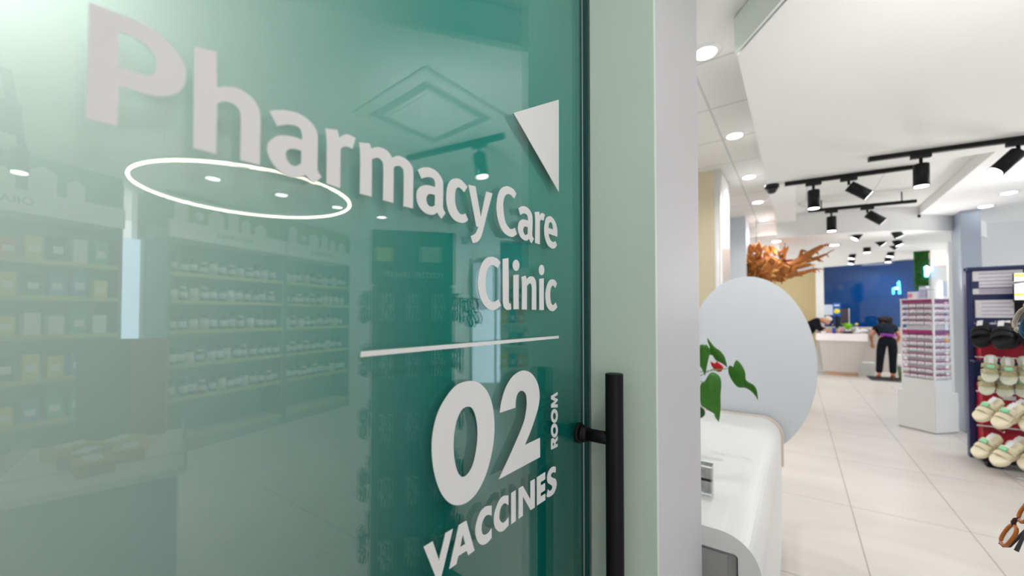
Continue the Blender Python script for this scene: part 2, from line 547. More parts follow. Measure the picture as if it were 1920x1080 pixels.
# printed lettering, in millimetres/10 along the door (Y) and up (Z)
GLYPHS = [
 ('word_top',[[(493,16389,1),(612,16399,1),(747,16409),(819,16399),(894,16377),(983,16300),(1032,16204),(1038,16129),(1027,16059),(978,15965),(882,15900),(782,15879),(653,15872,1),(645,15575,1),(491,15565,1)],[(645,16268,1),(689,16274),(741,16272),(803,16251),(845,16194),(857,16139),(847,16078),(815,16034),(753,16015),(701,16010),(651,16008,1)]]),
 ('word_top',[[(1089,16410,1),(1242,16448,1),(1251,16145,1),(1309,16179),(1404,16210),(1504,16185),(1563,16124),(1587,16031),(1588,15826),(1589,15584,1),(1430,15577,1),(1430,15768),(1429,15966),(1412,16030),(1369,16056),(1310,16049),(1253,16010,1),(1251,15574,1),(1093,15570,1)]]),
 ('word_top',[[(1664,16117,1),(1726,16152),(1801,16182),(1901,16203),(1994,16194),(2066,16156),(2110,16106),(2125,16044),(2126,15878),(2125,15730),(2135,15681),(2173,15640,1),(2095,15552,1),(2042,15578),(2006,15614,1),(1965,15580),(1908,15561),(1830,15556),(1754,15582),(1690,15642),(1656,15709),(1647,15762),(1662,15823),(1708,15884),(1760,15921),(1825,15943),(1892,15956),(1967,15956,1),(1964,16014),(1943,16060),(1891,16069),(1824,16051),(1733,16002,1)],[(1962,15841,1),(1905,15839),(1860,15827),(1822,15793),(1813,15750),(1828,15703),(1862,15673),(1907,15672),(1961,15716,1)]]),
 ('word_top',[[(2204,16161,1),(2338,16196,1),(2363,16119,1),(2397,16157),(2460,16194),(2555,16189,1),(2518,16049,1),(2461,16056),(2412,16039),(2378,16001,1),(2377,15577,1),(2222,15584,1),(2223,15810),(2221,16010),(2215,16096)]]),
 ('word_top',[[(2598,16154,1),(2735,16190,1),(2760,16139,1),(2823,16178),(2905,16196),(2989,16182),(3055,16124,1),(3103,16164),(3174,16185),(3276,16173),(3353,16121),(3378,16044),(3378,15806),(3377,15576,1),(3224,15572,1),(3229,15768),(3227,15992),(3212,16040),(3166,16060),(3112,16044),(3074,16013,1),(3072,15577,1),(2923,15576,1),(2925,15775),(2923,15988),(2898,16044),(2840,16058),(2768,16017,1),(2767,15580,1),(2614,15576,1),(2616,15813),(2614,16015),(2609,16094)]]),
 ('word_top',[[(3450,16099,1),(3534,16153),(3637,16186),(3744,16187),(3836,16150),(3893,16091),(3910,16026),(3909,15832),(3906,15720),(3923,15676),(3958,15640,1),(3881,15545,1),(3830,15583),(3802,15615,1),(3748,15577),(3685,15558),(3589,15563),(3504,15604),(3450,15670),(3433,15743),(3444,15823),(3493,15885),(3569,15928),(3656,15950),(3760,15952,1),(3756,16019),(3732,16059),(3682,16065),(3612,16049),(3518,16002,1)],[(3757,15843,1),(3701,15842),(3648,15829),(3608,15786),(3602,15738),(3623,15690),(3667,15669),(3711,15676),(3758,15703,1)]]),
 ('word_top',[[(4412,16131,1),(4336,16170),(4251,16198),(4168,16189),(4067,16137),(3999,16036),(3974,15917),(3975,15819),(4000,15713),(4060,15627),(4150,15574),(4264,15563),(4360,15586),(4429,15636,1),(4370,15721,1),(4306,15693),(4243,15694),(4180,15753),(4149,15846),(4149,15961),(4169,16038),(4220,16073),(4273,16065),(4341,16031,1)]]),
 ('word_top',[[(4434,16167,1),(4592,16187,1),(4722,15733,1),(4854,16174,1),(5012,16182,1),(4911,15914),(4818,15658),(4758,15491),(4699,15389),(4629,15332),(4537,15303,1),(4488,15403,1),(4560,15435),(4617,15483),(4663,15572,1),(4619,15571,1)]]),
 ('word_top',[[(5686,16347,1),(5596,16402),(5479,16414),(5366,16393),(5242,16318),(5161,16190),(5122,16025),(5122,15927),(5154,15803),(5229,15670),(5338,15589),(5480,15559),(5596,15573),(5701,15637,1),(5641,15736,1),(5567,15700),(5480,15698),(5380,15765),(5330,15872),(5302,16033),(5310,16135),(5352,16221),(5422,16272),(5508,16285),(5620,16243,1)]]),
 ('word_top',[[(5753,16104,1),(5839,16154),(5950,16182),(6064,16171),(6164,16116),(6208,16032),(6211,15885),(6197,15716),(6214,15673),(6254,15637,1),(6176,15543,1),(6123,15576),(6096,15617,1),(6030,15576),(5934,15565),(5823,15601),(5755,15677),(5737,15762),(5762,15846),(5824,15905),(5918,15938),(6057,15944,1),(6054,16001),(6025,16041),(5966,16052),(5902,16042),(5808,15996,1)],[(6054,15823,1),(5982,15821),(5934,15807),(5902,15756),(5908,15704),(5959,15667),(6004,15673),(6053,15701,1)]]),
 ('word_top',[[(6287,16151,1),(6441,16190,1),(6466,16119,1),(6513,16167),(6568,16190),(6657,16181,1),(6604,16045,1),(6549,16055),(6506,16043),(6469,16005,1),(6465,15567,1),(6303,15570,1),(6307,15791),(6307,15996),(6297,16088)]]),
 ('word_top',[[(7147,15824,1),(7151,15957),(7090,16089),(6970,16172),(6832,16184),(6706,16113),(6645,15965),(6633,15847),(6667,15717),(6772,15596),(6927,15553),(7047,15576),(7137,15645,1),(7068,15720,1),(6988,15688),(6889,15703),(6823,15762),(6796,15830,1)],[(6796,15944,1),(6816,16033),(6890,16077),(6957,16043),(6981,15943,1)]]),
 ('word_second',[[(5226,15088,1),(5160,15128),(5074,15150),(4983,15149),(4877,15119),(4766,15033),(4689,14900),(4659,14778),(4652,14688),(4668,14590),(4721,14473),(4799,14375),(4895,14316),(4992,14294),(5093,14300),(5244,14369,1),(5169,14471,1),(5109,14439),(5042,14424),(4976,14435),(4910,14479),(4862,14569),(4843,14680),(4846,14792),(4877,14917),(4942,14995),(5008,15020),(5075,15009),(5155,14980,1)]]),
 ('word_second',[[(5288,15149,1),(5451,15184,1),(5459,14762),(5459,14455),(5474,14417),(5520,14408,1),(5535,14314,1),(5464,14300),(5391,14304),(5328,14344),(5301,14408),(5295,14472),(5291,14805)]]),
 ('word_second',[[(5596,14905,1),(5758,14928,1),(5758,14314,1),(5600,14313,1)]]),
 ('word_second',[[(5778,15093),(5768,15049),(5740,15011),(5699,14989),(5655,14985),(5616,15000),(5589,15031),(5579,15072),(5589,15115),(5616,15152),(5655,15175),(5700,15180),(5740,15166),(5768,15135)]]),
 ('word_second',[[(5842,14891,1),(5980,14928,1),(6008,14861,1),(6103,14918),(6212,14927),(6290,14891),(6335,14797),(6339,14555),(6338,14313,1),(6185,14311,1),(6185,14525),(6186,14716),(6157,14786),(6103,14791),(6018,14741,1),(6017,14311,1),(5856,14312,1),(5862,14537),(5863,14732),(5857,14823)]]),
 ('word_second',[[(6450,14903,1),(6610,14927,1),(6613,14310,1),(6448,14308,1)]]),
 ('word_second',[[(6632,15089),(6622,15044),(6594,15007),(6554,14984),(6510,14980),(6470,14996),(6443,15028),(6434,15071),(6444,15115),(6471,15152),(6510,15176),(6554,15180),(6595,15165),(6622,15132)]]),
 ('word_second',[[(7134,14855,1),(7055,14916),(6951,14931),(6836,14900),(6736,14798),(6682,14656),(6681,14530),(6722,14406),(6821,14319),(6935,14292),(7026,14308),(7145,14375,1),(7079,14466,1),(7013,14425),(6961,14414),(6898,14448),(6865,14524),(6855,14626),(6878,14742),(6924,14790),(6989,14807),(7062,14766,1)]]),
 ('numeral',[[(4466,13226),(4705,13156),(4908,12975),(5031,12712),(5068,12394),(5022,12074),(4876,11747),(4677,11537),(4457,11452),(4221,11482),(4026,11604),(3867,11823),(3763,12099),(3720,12370),(3731,12606),(3810,12848),(3965,13047),(4185,13198)],[(4422,12853),(4530,12806),(4609,12666),(4652,12468),(4643,12260),(4580,12027),(4486,11891),(4350,11843),(4233,11930),(4162,12110),(4133,12314),(4146,12526),(4202,12710),(4302,12829)]]),
 ('numeral',[[(5214,12605,1),(5251,12762),(5347,12952),(5524,13125),(5752,13210),(5970,13212),(6200,13115),(6382,12925),(6451,12706),(6415,12503),(6293,12295),(6128,12078),(5947,11887,1),(6463,11887,1),(6467,11524,1),(5189,11531,1),(5585,11923),(5903,12278),(5992,12482),(6015,12626),(5992,12767),(5926,12839),(5816,12873),(5710,12825),(5668,12724),(5659,12606,1)]]),
 ('word_bottom',[[(3584,11190,1),(3742,11188,1),(3858,10880,1),(3979,11192,1),(4124,11189,1),(3904,10648,1),(3819,10646,1)]]),
 ('word_bottom',[[(4056,10663,1),(4244,11188,1),(4405,11186,1),(4588,10669,1),(4450,10663,1),(4412,10749,1),(4235,10756,1),(4195,10661,1)],[(4273,10861,1),(4331,11021,1),(4383,10857,1)]]),
 ('word_bottom',[[(4998,11177,1),(4857,11218),(4726,11186),(4637,11074),(4605,10941),(4638,10813),(4701,10719),(4779,10663),(4885,10643),(4999,10672,1),(4998,10821,1),(4925,10785),(4844,10787),(4778,10832),(4752,10910),(4765,11004),(4830,11069),(4911,11070),(4998,11023,1)]]),
 ('word_bottom',[[(5451,11175,1),(5308,11213),(5190,11177),(5090,11058),(5057,10934),(5082,10811),(5148,10722),(5234,10663),(5338,10648),(5457,10675,1),(5457,10814,1),(5384,10781),(5308,10777),(5234,10834),(5199,10910),(5219,11025),(5293,11085),(5368,11074),(5451,11012,1)]]),
 ('word_bottom',[[(5532,11182,1),(5663,11185,1),(5666,10659,1),(5532,10661,1)]]),
 ('word_bottom',[[(5752,11182,1),(5884,11184,1),(6130,10854,1),(6130,11183,1),(6278,11178,1),(6277,10656,1),(6137,10659,1),(5884,11003,1),(5883,10660,1),(5752,10661,1)]]),
 ('word_bottom',[[(6353,11179,1),(6652,11183,1),(6652,11048,1),(6488,11047,1),(6488,10980,1),(6647,10973,1),(6647,10838,1),(6488,10843,1),(6487,10776,1),(6655,10769,1),(6654,10649,1),(6352,10661,1)]]),
 ('word_bottom',[[(7067,11156,1),(7058,11044,1),(6962,11081),(6889,11072),(6876,11029),(6940,10981),(7049,10919),(7101,10830),(7070,10721),(6960,10653),(6790,10655),(6708,10698,1),(6757,10816,1),(6841,10755),(6917,10768),(6926,10821),(6854,10877),(6758,10942),(6725,11041),(6771,11141),(6877,11193),(6984,11188)]]),
 ('word_upright',[[(7150,12644,1),(6890,12606,1),(6890,12541,1),(7043,12481,1),(6889,12443,1),(6889,12376,1),(7148,12331,1),(7149,12396,1),(7017,12420,1),(7149,12468,1),(7149,12501,1),(6997,12565,1),(7150,12583,1)]]),
 ('word_upright',[[(7155,12164),(7141,12105),(7103,12063),(7048,12046),(6988,12056),(6935,12092),(6898,12146),(6886,12208),(6899,12265),(6936,12307),(6989,12326),(7049,12317),(7104,12281),(7142,12227)],[(7084,12169),(7075,12135),(7051,12114),(7018,12112),(6986,12128),(6963,12158),(6954,12195),(6963,12229),(6987,12250),(7019,12253),(7052,12237),(7075,12206)]]),
 ('word_upright',[[(7154,11871),(7140,11812),(7102,11770),(7047,11754),(6987,11767),(6934,11805),(6897,11860),(6885,11923),(6898,11981),(6935,12023),(6988,12040),(7048,12030),(7103,11992),(7141,11936)],[(7083,11879),(7074,11845),(7050,11825),(7017,11823),(6985,11841),(6962,11872),(6953,11909),(6962,11942),(6985,11962),(7018,11964),(7050,11947),(7074,11916)]]),
 ('word_upright',[[(6886,11549,1),(6886,11716),(6912,11757),(6975,11750),(7040,11702,1),(7145,11747,1),(7145,11682,1),(7061,11648,1),(7060,11601,1),(7145,11598,1),(7144,11540,1)],[(6942,11603,1),(6942,11651),(6967,11667),(7006,11641),(7006,11606,1)]]),
 ('triangle',[[(7227,18709,1),(5599,17746,1),(7217,16768,1)]]),
 ('rule',[[(2645,13798,1),(7202,13789,1),(7202,13736,1),(2639,13735,1)]]),
]

LET = {'word_top': ('lettering', 'large grey-white word across the top of the door'), 'word_second': ('lettering', 'second smaller white word under the large one'),
       'numeral': ('room_number', 'big bold white room number'), 'word_bottom': ('lettering', 'white capital word under the number'),
       'word_upright': ('lettering', 'tiny white word running upwards beside the number'), 'triangle': ('triangle_mark', 'pale grey corner triangle'), 'rule': ('rule_line', 'thin white line between the words')}
for w_, (nm, lab) in LET.items():
    mb = MB()
    for word, loops in GLYPHS:
        if word == w_:
            ls = [[(p[0] / 1e4, p[1] / 1e4) for p in smooth_loop(lp)] for lp in loops]
            plate(mb, ls, .0002, .0010, M_letter, lambda a, b, d: (d, a, b))
    tag(mb.build(nm, door), lab)
# pull handle: bar, two standoffs with collars
hx, hy = .0845, .808
grip = MB().tube([(hx, hy, .52), (hx, hy, 1.298)], .0185, M_black, n=40).build('pull_handle', door, bevel=.0012)
for z in (1.160, .66):
    so = MB().tube([(0.001, hy, z), (.006, hy, z)], .0225, M_black, n=28).tube([(.005, hy, z), (.024, hy, z)], .0155, M_black, n=28)
    so.tube([(.010, hy, z), (.016, hy, z)], .0185, M_black, n=28).tube([(.02, hy, z), (hx, hy, z)], .0135, M_black, n=28)
    so.build('standoff', grip)

# ================================================================ COUNTER, DISC SCREEN, PLANT, ACRYLIC BLOCK
ctr = thing('service_counter', 'white waterfall counter with rounded edge and grey front beside the wall end', 'counter', (0, 1.4, 0))
def arc(cx, cz, r, a0, a1, n=12):
    return [(cx + r * math.cos(a0 + (a1 - a0) * i / n), cz + r * math.sin(a0 + (a1 - a0) * i / n)) for i in range(n + 1)]
XL, XR, ZT, TH, RC = -1.25, -.095, .75, .062, .115
prof = [(XR, 0), *arc(XR - RC, ZT - RC, RC, 0, PI / 2), (XL, ZT), (XL, ZT - TH), *[(XR - TH - .012 + p[0], p[1]) for p in [(0, ZT - TH), ]], *arc(XR - TH - .012, ZT - TH - .012, .012, PI / 2, 0, 4), (XR - TH, 0)]
XZ = Matrix(((1, 0, 0, 0), (0, 0, 1, 0), (0, 1, 0, 0), (0, 0, 0, 1)))
MB().prism(prof, 0, 1.70, M_counter, XZ, smooth=False).build('counter_shell', ctr, bevel=.004)
fp = MB().box((XL, .012, .05), (XR - TH - .004, .035, ZT - TH - .004), M_grey).build('front_panel', ctr, bevel=.002)
MB().box((XL, .008, .05), (XR - TH - .030, .013, ZT - TH - .012), mat('grey_laminate_light', (.40, .395, .39), .4)).build('door', ctr, bevel=.002)
MB().box((XL, .03, 0), (XR - TH, 1.68, .05), M_grey).build('plinth', ctr)
lip = [(XR + .012, .45), *arc(XR + .012 - RC, ZT + .006 - RC, RC, 0, PI / 2), (XL, ZT + .006), (XL, ZT - TH), (XR - TH, ZT - TH), (XR - TH, .45)]
MB().prism(lip, 1.701, 1.735, mat('cream_edge', srgb(240, 226, 214), .35), XZ).build('end_rim', ctr, bevel=.004)

disc = thing('disc_screen', 'large upright pale blue-white oval panel at the far end of the counter', 'screen', (-.287, 3.16, 0))
pts = [(.385 * math.cos(2 * PI * i / 96), 1.09 + .60 * math.sin(2 * PI * i / 96)) for i in range(96)]
MB().prism(pts, 0, .022, M_disc, XZ, smooth=True).build('oval_panel', disc)
MB().box((-.30, .022, 0), (.1, .06, .62), M_white).build('stand', disc)

pl = thing('potted_anthurium', 'potted anthurium with glossy green leaves and one red flower on the counter', 'plant', (-.53, 2.2, .752))
MB().lathe([(.055, 0), (.075, .02), (.085, .12), (.09, .13), (.08, .13), (.078, .115)], M_gloss, n=32).build('pot', pl)
def leafmesh(nm, outline, Y, m, tipdir, fold=.25, parent=None):
    """heart-shaped blade, curved towards its midrib and drooping, 1 mm thick"""
    lp = smooth_loop(outline, 4)
    cx = sum(p[0] for p in lp) / len(lp); cz = sum(p[1] for p in lp) / len(lp)
    ax = Vector((tipdir[0] - cx, tipdir[1] - cz)).normalized(); nx = Vector((-ax.y, ax.x))
    bm = bmesh.new()
    fv = [bm.verts.new((p[0], 0, p[1])) for p in lp]
    bm.faces.new(fv)
    bmesh.ops.triangulate(bm, faces=bm.faces)
    for _ in range(3):
        lng = [e for e in bm.edges if e.calc_length() > .014]
        if lng: bmesh.ops.subdivide_edges(bm, edges=lng, cuts=1, use_grid_fill=False)
        bmesh.ops.triangulate(bm, faces=bm.faces)
    for v in bm.verts:
        d = Vector((v.co.x - cx, v.co.z - cz)); s = d.dot(nx); t = d.dot(ax)
        v.co.y = Y + fold * abs(s) + 2.2 * t * t
        v.co.x, v.co.z = v.co.x, v.co.z
    me = bpy.data.meshes.new(nm); bm.to_mesh(me); bm.free()
    for p in me.polygons: p.use_smooth = True
    me.materials.append(m)
    o = bpy.data.objects.new(nm, me); COL.objects.link(o)
    md = o.modifiers.new('solid', 'SOLIDIFY'); md.thickness = .0012
    o.parent = parent; o.location = (.53, -2.2, -.752)
    return o
LV = [('leaf', [(-.3965,1.273),(-.3811,1.278),(-.3651,1.2743),(-.3515,1.2467),(-.3578,1.2115),(-.3661,1.1718),(-.3777,1.1206,1),(-.3883,1.1526),(-.4023,1.1779),(-.4121,1.217),(-.4097,1.2569)], 2.15, M_leaf, (-.3777,1.1206)),
 ('leaf', [(-.3767,1.308,1),(-.3645,1.2926),(-.3405,1.2623),(-.3166,1.2434),(-.2972,1.2136),(-.2868,1.1617,1),(-.3093,1.182),(-.3371,1.1956),(-.351,1.2193),(-.3631,1.2231),(-.3608,1.2546),(-.3728,1.2856)], 2.22, M_leaf, (-.2868,1.1617)),
 ('leaf', [(-.2448,1.2043,1),(-.2299,1.1916),(-.2153,1.1693),(-.2071,1.1444),(-.2077,1.119),(-.1939,1.1033),(-.1723,1.0887),(-.1611,1.0606),(-.1595,1.0171,1),(-.1693,1.0388),(-.1871,1.0619),(-.2089,1.0744),(-.2312,1.072),(-.2461,1.079),(-.2648,1.1051),(-.2779,1.1341),(-.2804,1.1599),(-.2756,1.1733),(-.266,1.1753),(-.2584,1.1703),(-.2525,1.1922)], 2.2, M_leaf, (-.1595,1.0171)),
 ('leaf', [(-.3366,1.1461),(-.312,1.1348),(-.3009,1.1148),(-.2982,1.0817),(-.3017,1.0313),(-.3009,.9938),(-.3063,.9431),(-.3134,.9107,1),(-.3272,.9358),(-.3308,.9521),(-.3557,.9654),(-.375,.9777),(-.3868,.9868),(-.3941,1.0459),(-.3858,1.0896),(-.368,1.1042),(-.3521,1.1355)], 2.1, M_leaf, (-.3134,.9107)),
 ('leaf', [(-.423,.9455),(-.3998,.9372),(-.3929,.9177),(-.4023,.8981),(-.4235,.8904)], 2.25, M_leafd, (-.3929,.9177)),
 ('flower', [(-.359,1.1906,1),(-.3497,1.1881),(-.3377,1.1832),(-.3296,1.1926),(-.3158,1.1825),(-.301,1.1682),(-.3043,1.1526),(-.3142,1.1422),(-.3321,1.1438),(-.3459,1.1582),(-.3539,1.1732)], 2.20, M_red, (-.301,1.155))]
for nm, ol, Y, m, tip in LV:
    o = leafmesh(nm, ol, Y, m, tip, parent=pl)
    if m is M_red: o['label'] = 'waxy red flower'
for pts in ([(0, 0, .1), (.02, -.02, .3), (.10, -.02, .38), (.25, 0, .409)], [(0, 0, .1), (.01, -.05, .28), (.10, -.09, .36), (.165, -.1, .345)],
            [(0, 0, .1), (.015, .01, .35), (.10, .01, .47), (.16, .02, .47)], [(0, 0, .1), (.0, -.02, .35), (.08, -.05, .5), (.14, -.05, .51)], [(0, 0, .1), (.03, 0, .3), (.18, 0, .40), (.21, .0, .404)]):
    MB().tube(pts, .0022, M_stem, n=6).build('stem', pl)

blk = thing('acrylic_block', 'small clear acrylic block holding a printed card on the white counter', 'card holder', (-.30, 1.645, .75))
MB().box((-.035, -.012, .002), (.035, .030, .112), M_acryl).build('block', blk, bevel=.002)
MB().box((-.030, .008, .008), (.030, .010, .100), M_card).build('card', blk)
MB().box((-.030, .0065, .050), (.030, .0079, .060), M_black).build('card_strip', blk)

# ================================================================ CEILING LIGHTS
lensd = MB().lathe([(.052, 0), (.052, .004)], M_glow, n=28)
def downlight(x, y, z, e, label, group=None, r=1.0):
    t = thing('downlight', label, 'downlight', (x, y, z), 0, group)
    MB().lathe([(.075 * r, -.004), (.085 * r, 0.0), (.085 * r, .002), (.055 * r, .002), (.055 * r, -.003)], M_gloss, n=28).build('trim_ring', t)
    MB().lathe([(.056 * r, -.006), (.056 * r, -.002)], M_glow, n=28).build('lens', t)
    if e:
        lamp('SPOT', 'downlight_lamp', (x, y, z - .02), e, (1, .985, .96), .05, (0, 0, 0), R(150), .8)
    return t
for i, y in enumerate((2.41, 3.67, 4.86, 6.01, 7.15)):
    downlight(-.40, y, 2.89, 100, f'{ORD[i]} round downlight along the tiled strip, counted from the camera')
downlight(.30, .25, 2.89, 70, 'added unseen round downlight brightening the clinic door lining')  # extra downlight put in out of view to brighten the lining
downlight(-.235, 6.9, 2.5, 20, 'round downlight in the curved canopy, beside the bulkhead end')
downlight(.466, 7.78, 2.5, 20, 'round downlight in the curved canopy, above the branch tips')
downlight(1.80, 6.98, 2.70, 0, 'round downlight in the white soffit, one nearer the grey pillar')
downlight(1.80, 6.35, 2.70, 60, 'round downlight in the white soffit, one nearer the sandal rack front')
for i, (x, y) in enumerate(((3.6, 1.36), (3.61, 1.97), (3.58, 2.58), (3.56, 3.18))):
    downlight(x, y, 2.70, 70, 'round downlight near the glowing ring, mirrored in the glass door', 'mirrored downlights')
ring = thing('ring_light', 'large thin glowing ring light hanging under the ceiling, mirrored in the glass', 'ceiling light', (3.04, 1.477, 2.47))
RR = .785
MB().tube([(RR * math.cos(2 * PI * i / 96), RR * math.sin(2 * PI * i / 96), 0) for i in range(96)], .011, M_glowwarm, n=8, closed=True).build('light_ring', ring)
MB().tube([(RR * math.cos(2 * PI * i / 96), RR * math.sin(2 * PI * i / 96), .018) for i in range(96)], .012, M_gloss, n=8, closed=True).build('ring_channel', ring)
for k in range(3):
    c, s = RR * math.cos(2.1 * k), RR * math.sin(2.1 * k)
    MB().tube([(c, s, .02), (c, s, .23)], .0015, M_chrome, n=6).build('hanging_wire', ring)

# track rails and spotlights
TR = {1: ((.487, 4.272), (2.2, 4.545), 2.70), 2: ((-.078, 4.61), (.856, 4.719), 2.70), 3: ((.128, 5.963), (1.077, 6.13), 2.70), 4: ((.512, 6.972), (1.278, 7.101), 2.70), 5: ((.747, 7.846), (1.69, 7.874), 2.70),
      6: ((.775, 8.356), (1.70, 8.526), 2.70), 7: ((.87, 9.167), (1.721, 9.25), 2.70), 8: ((.892, 10.082), (1.623, 10.101), 2.70), 9: ((.86, 2.21), (1.72, 2.08), 2.70)}
TL = {1: 'longest black track rail, first in the row under the white ceiling', 2: 'black track rail, second in the row, beside the dome camera', 3: 'black track rail third in the row, above the oval panel',
      4: 'black track rail fourth in the row over the shop aisle', 5: 'black track rail fifth in the row, reaching the grey pillar', 6: 'black track rail sixth in the row before the blue glass', 7: 'black track rail seventh in the row before the blue glass',
      8: 'shortest black track rail, last before the blue glass', 9: 'black track rail mirrored in the door under the air cassette'}
for k, (A, B, z) in TR.items():
    t = thing('track_rail', TL[k], 'track rail', (A[0], A[1], z), math.atan2(B[1] - A[1], B[0] - A[0]))
    L = math.hypot(B[0] - A[0], B[1] - A[1])
    MB().box((0, -.018, -.034), (L, .018, -.001), M_black).build('rail', t)
    MB().box((-.006, -.02, -.036), (0, .02, -.001), M_blackp).build('end_cap', t)
    if 3 <= k <= 8:
        for s in (.12, L - .12):
            MB().tube([(s, 0, -.002), (s, 0, .10)], .006, M_black).build('hanger', t)
spot0 = thing('track_spotlight', 'x', 'spotlight')
MB().box((-.06, -.017, -.03), (.06, .017, 0), M_blackp).build('adapter', spot0, bevel=.004)
MB().tube([(0, 0, -.03), (0, 0, -.062)], .011, M_black, n=12).build('joint', spot0)
def can(ax, az):
    T = Matrix.Translation((0, 0, -.07)) @ Matrix.Rotation(az, 4, 'Z') @ Matrix.Rotation(ax, 4, 'X')
    return T
def make_spot(tilt):
    r = thing('track_spotlight', 'x', 'spotlight')
    MB().box((-.06, -.017, -.03), (.06, .017, 0), M_blackp).build('adapter', r, bevel=.004)
    MB().tube([(0, 0, -.03), (0, 0, -.065)], .011, M_black, n=12).build('joint', r)
    T = Matrix.Translation((0, 0, -.075)) @ Matrix.Rotation(tilt, 4, 'Y')
    MB().lathe([(.043, -.170), (.047, -.172), (.047, -.004), (.042, 0), (.010, 0)], M_black, T, n=28).build('lamp_can', r)
    MB().lathe([(.041, -.1735), (.041, -.168)], M_glow, T, n=24).build('lens', r)
    return r
bpy.data.objects.remove(spot0.children[0]); bpy.data.objects.remove(spot0.children[0]); bpy.data.objects.remove(spot0)
SPD = [(1, (.789, 4.32), 0, 0), (1, (1.297, 4.401), .75, 0), (2, (.135, 4.635), 0, 0), (2, (.39, 4.665), -.9, 0), (3, (.339, 6.0), 0, 0), (3, (.664, 6.057), -.9, 0), (4, (.726, 7.008), .6, 0), (4, (1.006, 7.055), -.45, 0),
       (5, (.92, 7.851), -.7, 0), (5, (1.132, 7.857), -.4, 0), (6, (.906, 8.379), 0, 0), (6, (1.14, 8.419), -.8, 0), (7, (.831, 9.163), .3, 0), (7, (1.32, 9.211), .2, 0), (8, (.90, 10.082), .3, 0), (8, (1.382, 10.095), 0, 0), (9, (1.05, 2.18), .15, 0)]
SPL = ['large black spotlight pointing straight down from the longest rail', 'tilted black spotlight at the frame edge on the longest rail', 'upright black spotlight nearer the dome camera, second rail', 'tilted black spotlight on the second rail', 'upright black spotlight on the third rail', 'tilted black spotlight on the third rail',
       'black spotlight leaning towards the oval panel, fourth rail', 'black spotlight leaning towards the pillar, fourth rail', 'tilted black spotlight on the fifth rail, the one farther from the pillar', 'tilted black spotlight on the fifth rail, the one closer to the pillar', 'lit upright spotlight on the sixth rail', 'tilted dark spotlight on the sixth rail',
       'small lit spotlight at the start of the seventh rail', 'small dark spotlight at the far part of the seventh rail', 'small spotlight at the start of the last rail', 'small upright spotlight on the last rail against the blue glass', 'black spotlight with lit lens mirrored in the door']
for (k, (x, y), tilt, az), lab in zip(SPD, SPL):
    A, B, z = TR[k]
    r = make_spot(tilt)
    r.location = (x, y, z - .034); r.rotation_euler = (0, 0, math.atan2(B[1] - A[1], B[0] - A[0]) + az)
    tag(r, lab)
    if k in (1, 2, 3, 6):
        an = math.atan2(B[1] - A[1], B[0] - A[0]) + az
        d = Vector((-math.sin(tilt) * math.cos(an), -math.sin(tilt) * math.sin(an), -math.cos(tilt)))
        o = lamp('SPOT', 'track_lamp', (x + d.x * .19, y + d.y * .19, z - .11 + d.z * .19), 30, (1, .98, .95), .04, None, R(70), .5)
        o.rotation_euler = d.to_track_quat('-Z', 'Y').to_euler()
# track with two tilted heads, mirrored high at the edge of the door
t = thing('track_rail', 'black track rail near the ring light, mirrored in the door', 'track rail', (2.5, .12, 2.70), .1)
MB().box((0, -.018, -.034), (1.4, .018, -.001), M_black).build('rail', t)
MB().box((-.006, -.02, -.036), (0, .02, -.001), M_blackp).build('end_cap', t)
for (x, y, tl, lab) in ((2.72, .142, -1.0, 'tilted spotlight mirrored faintly in the pale door edge'), (3.62, .232, .1, 'upright lit spotlight mirrored at the pale door edge')):
    r = make_spot(tl); r.location = (x, y, 2.666); r.rotation_euler = (0, 0, .1); tag(r, lab)

# the mirrored head on the rail under the cassette lights the lettering of the door
o = lamp('SPOT', 'track_lamp', (1.02, 2.15, 2.44), 520, (1, .99, .97), .02, None, R(38), 1.0)
o.rotation_euler = (Vector((-.4, .80, 1.12)) - Vector((1.02, 2.15, 2.44))).to_track_quat('-Z', 'Y').to_euler()
# unseen lamps without fittings, added above the racks to brighten the ceiling
for (x, y, z, tx, ty, e) in ((2.3, 5.75, 1.95, .9, 3.6, 50), (.75, 1.35, 1.84, 1.0, 2.6, 62), (1.45, 7.2, 1.80, 1.0, 6.0, 26)):
    o = lamp('SPOT', 'ceiling_fill_lamp', (x, y, z), e, (1, .98, .96), .25, None, R(160), 1.0)
    o.rotation_euler = (Vector((tx, ty, 2.7)) - Vector((x, y, z))).to_track_quat('-Z', 'Y').to_euler()
# air cassette mirrored in the door
ac = thing('ceiling_cassette', 'square white air-conditioning cassette in the ceiling, mirrored in the door', 'air conditioner', (1.06, 1.72, 2.70), R(4))
M_ac = mat('cassette_grey', (.42, .43, .43), .5)
MB().box((-.36, -.33, -.02), (.36, .33, 0), M_gloss).build('frame', ac, bevel=.01)
for a, b in (((-.28, -.26), (.28, -.21)), ((-.28, .21), (.28, .26)), ((-.28, -.21), (-.23, .21)), ((.23, -.21), (.28, .21))):
    MB().box((*a, -.024), (*b, -.0205), M_ac).build('air_slot', ac)
MB().box((-.20, -.18, -.028), (.20, .18, -.0205), M_gloss).build('intake_grille', ac, bevel=.006)

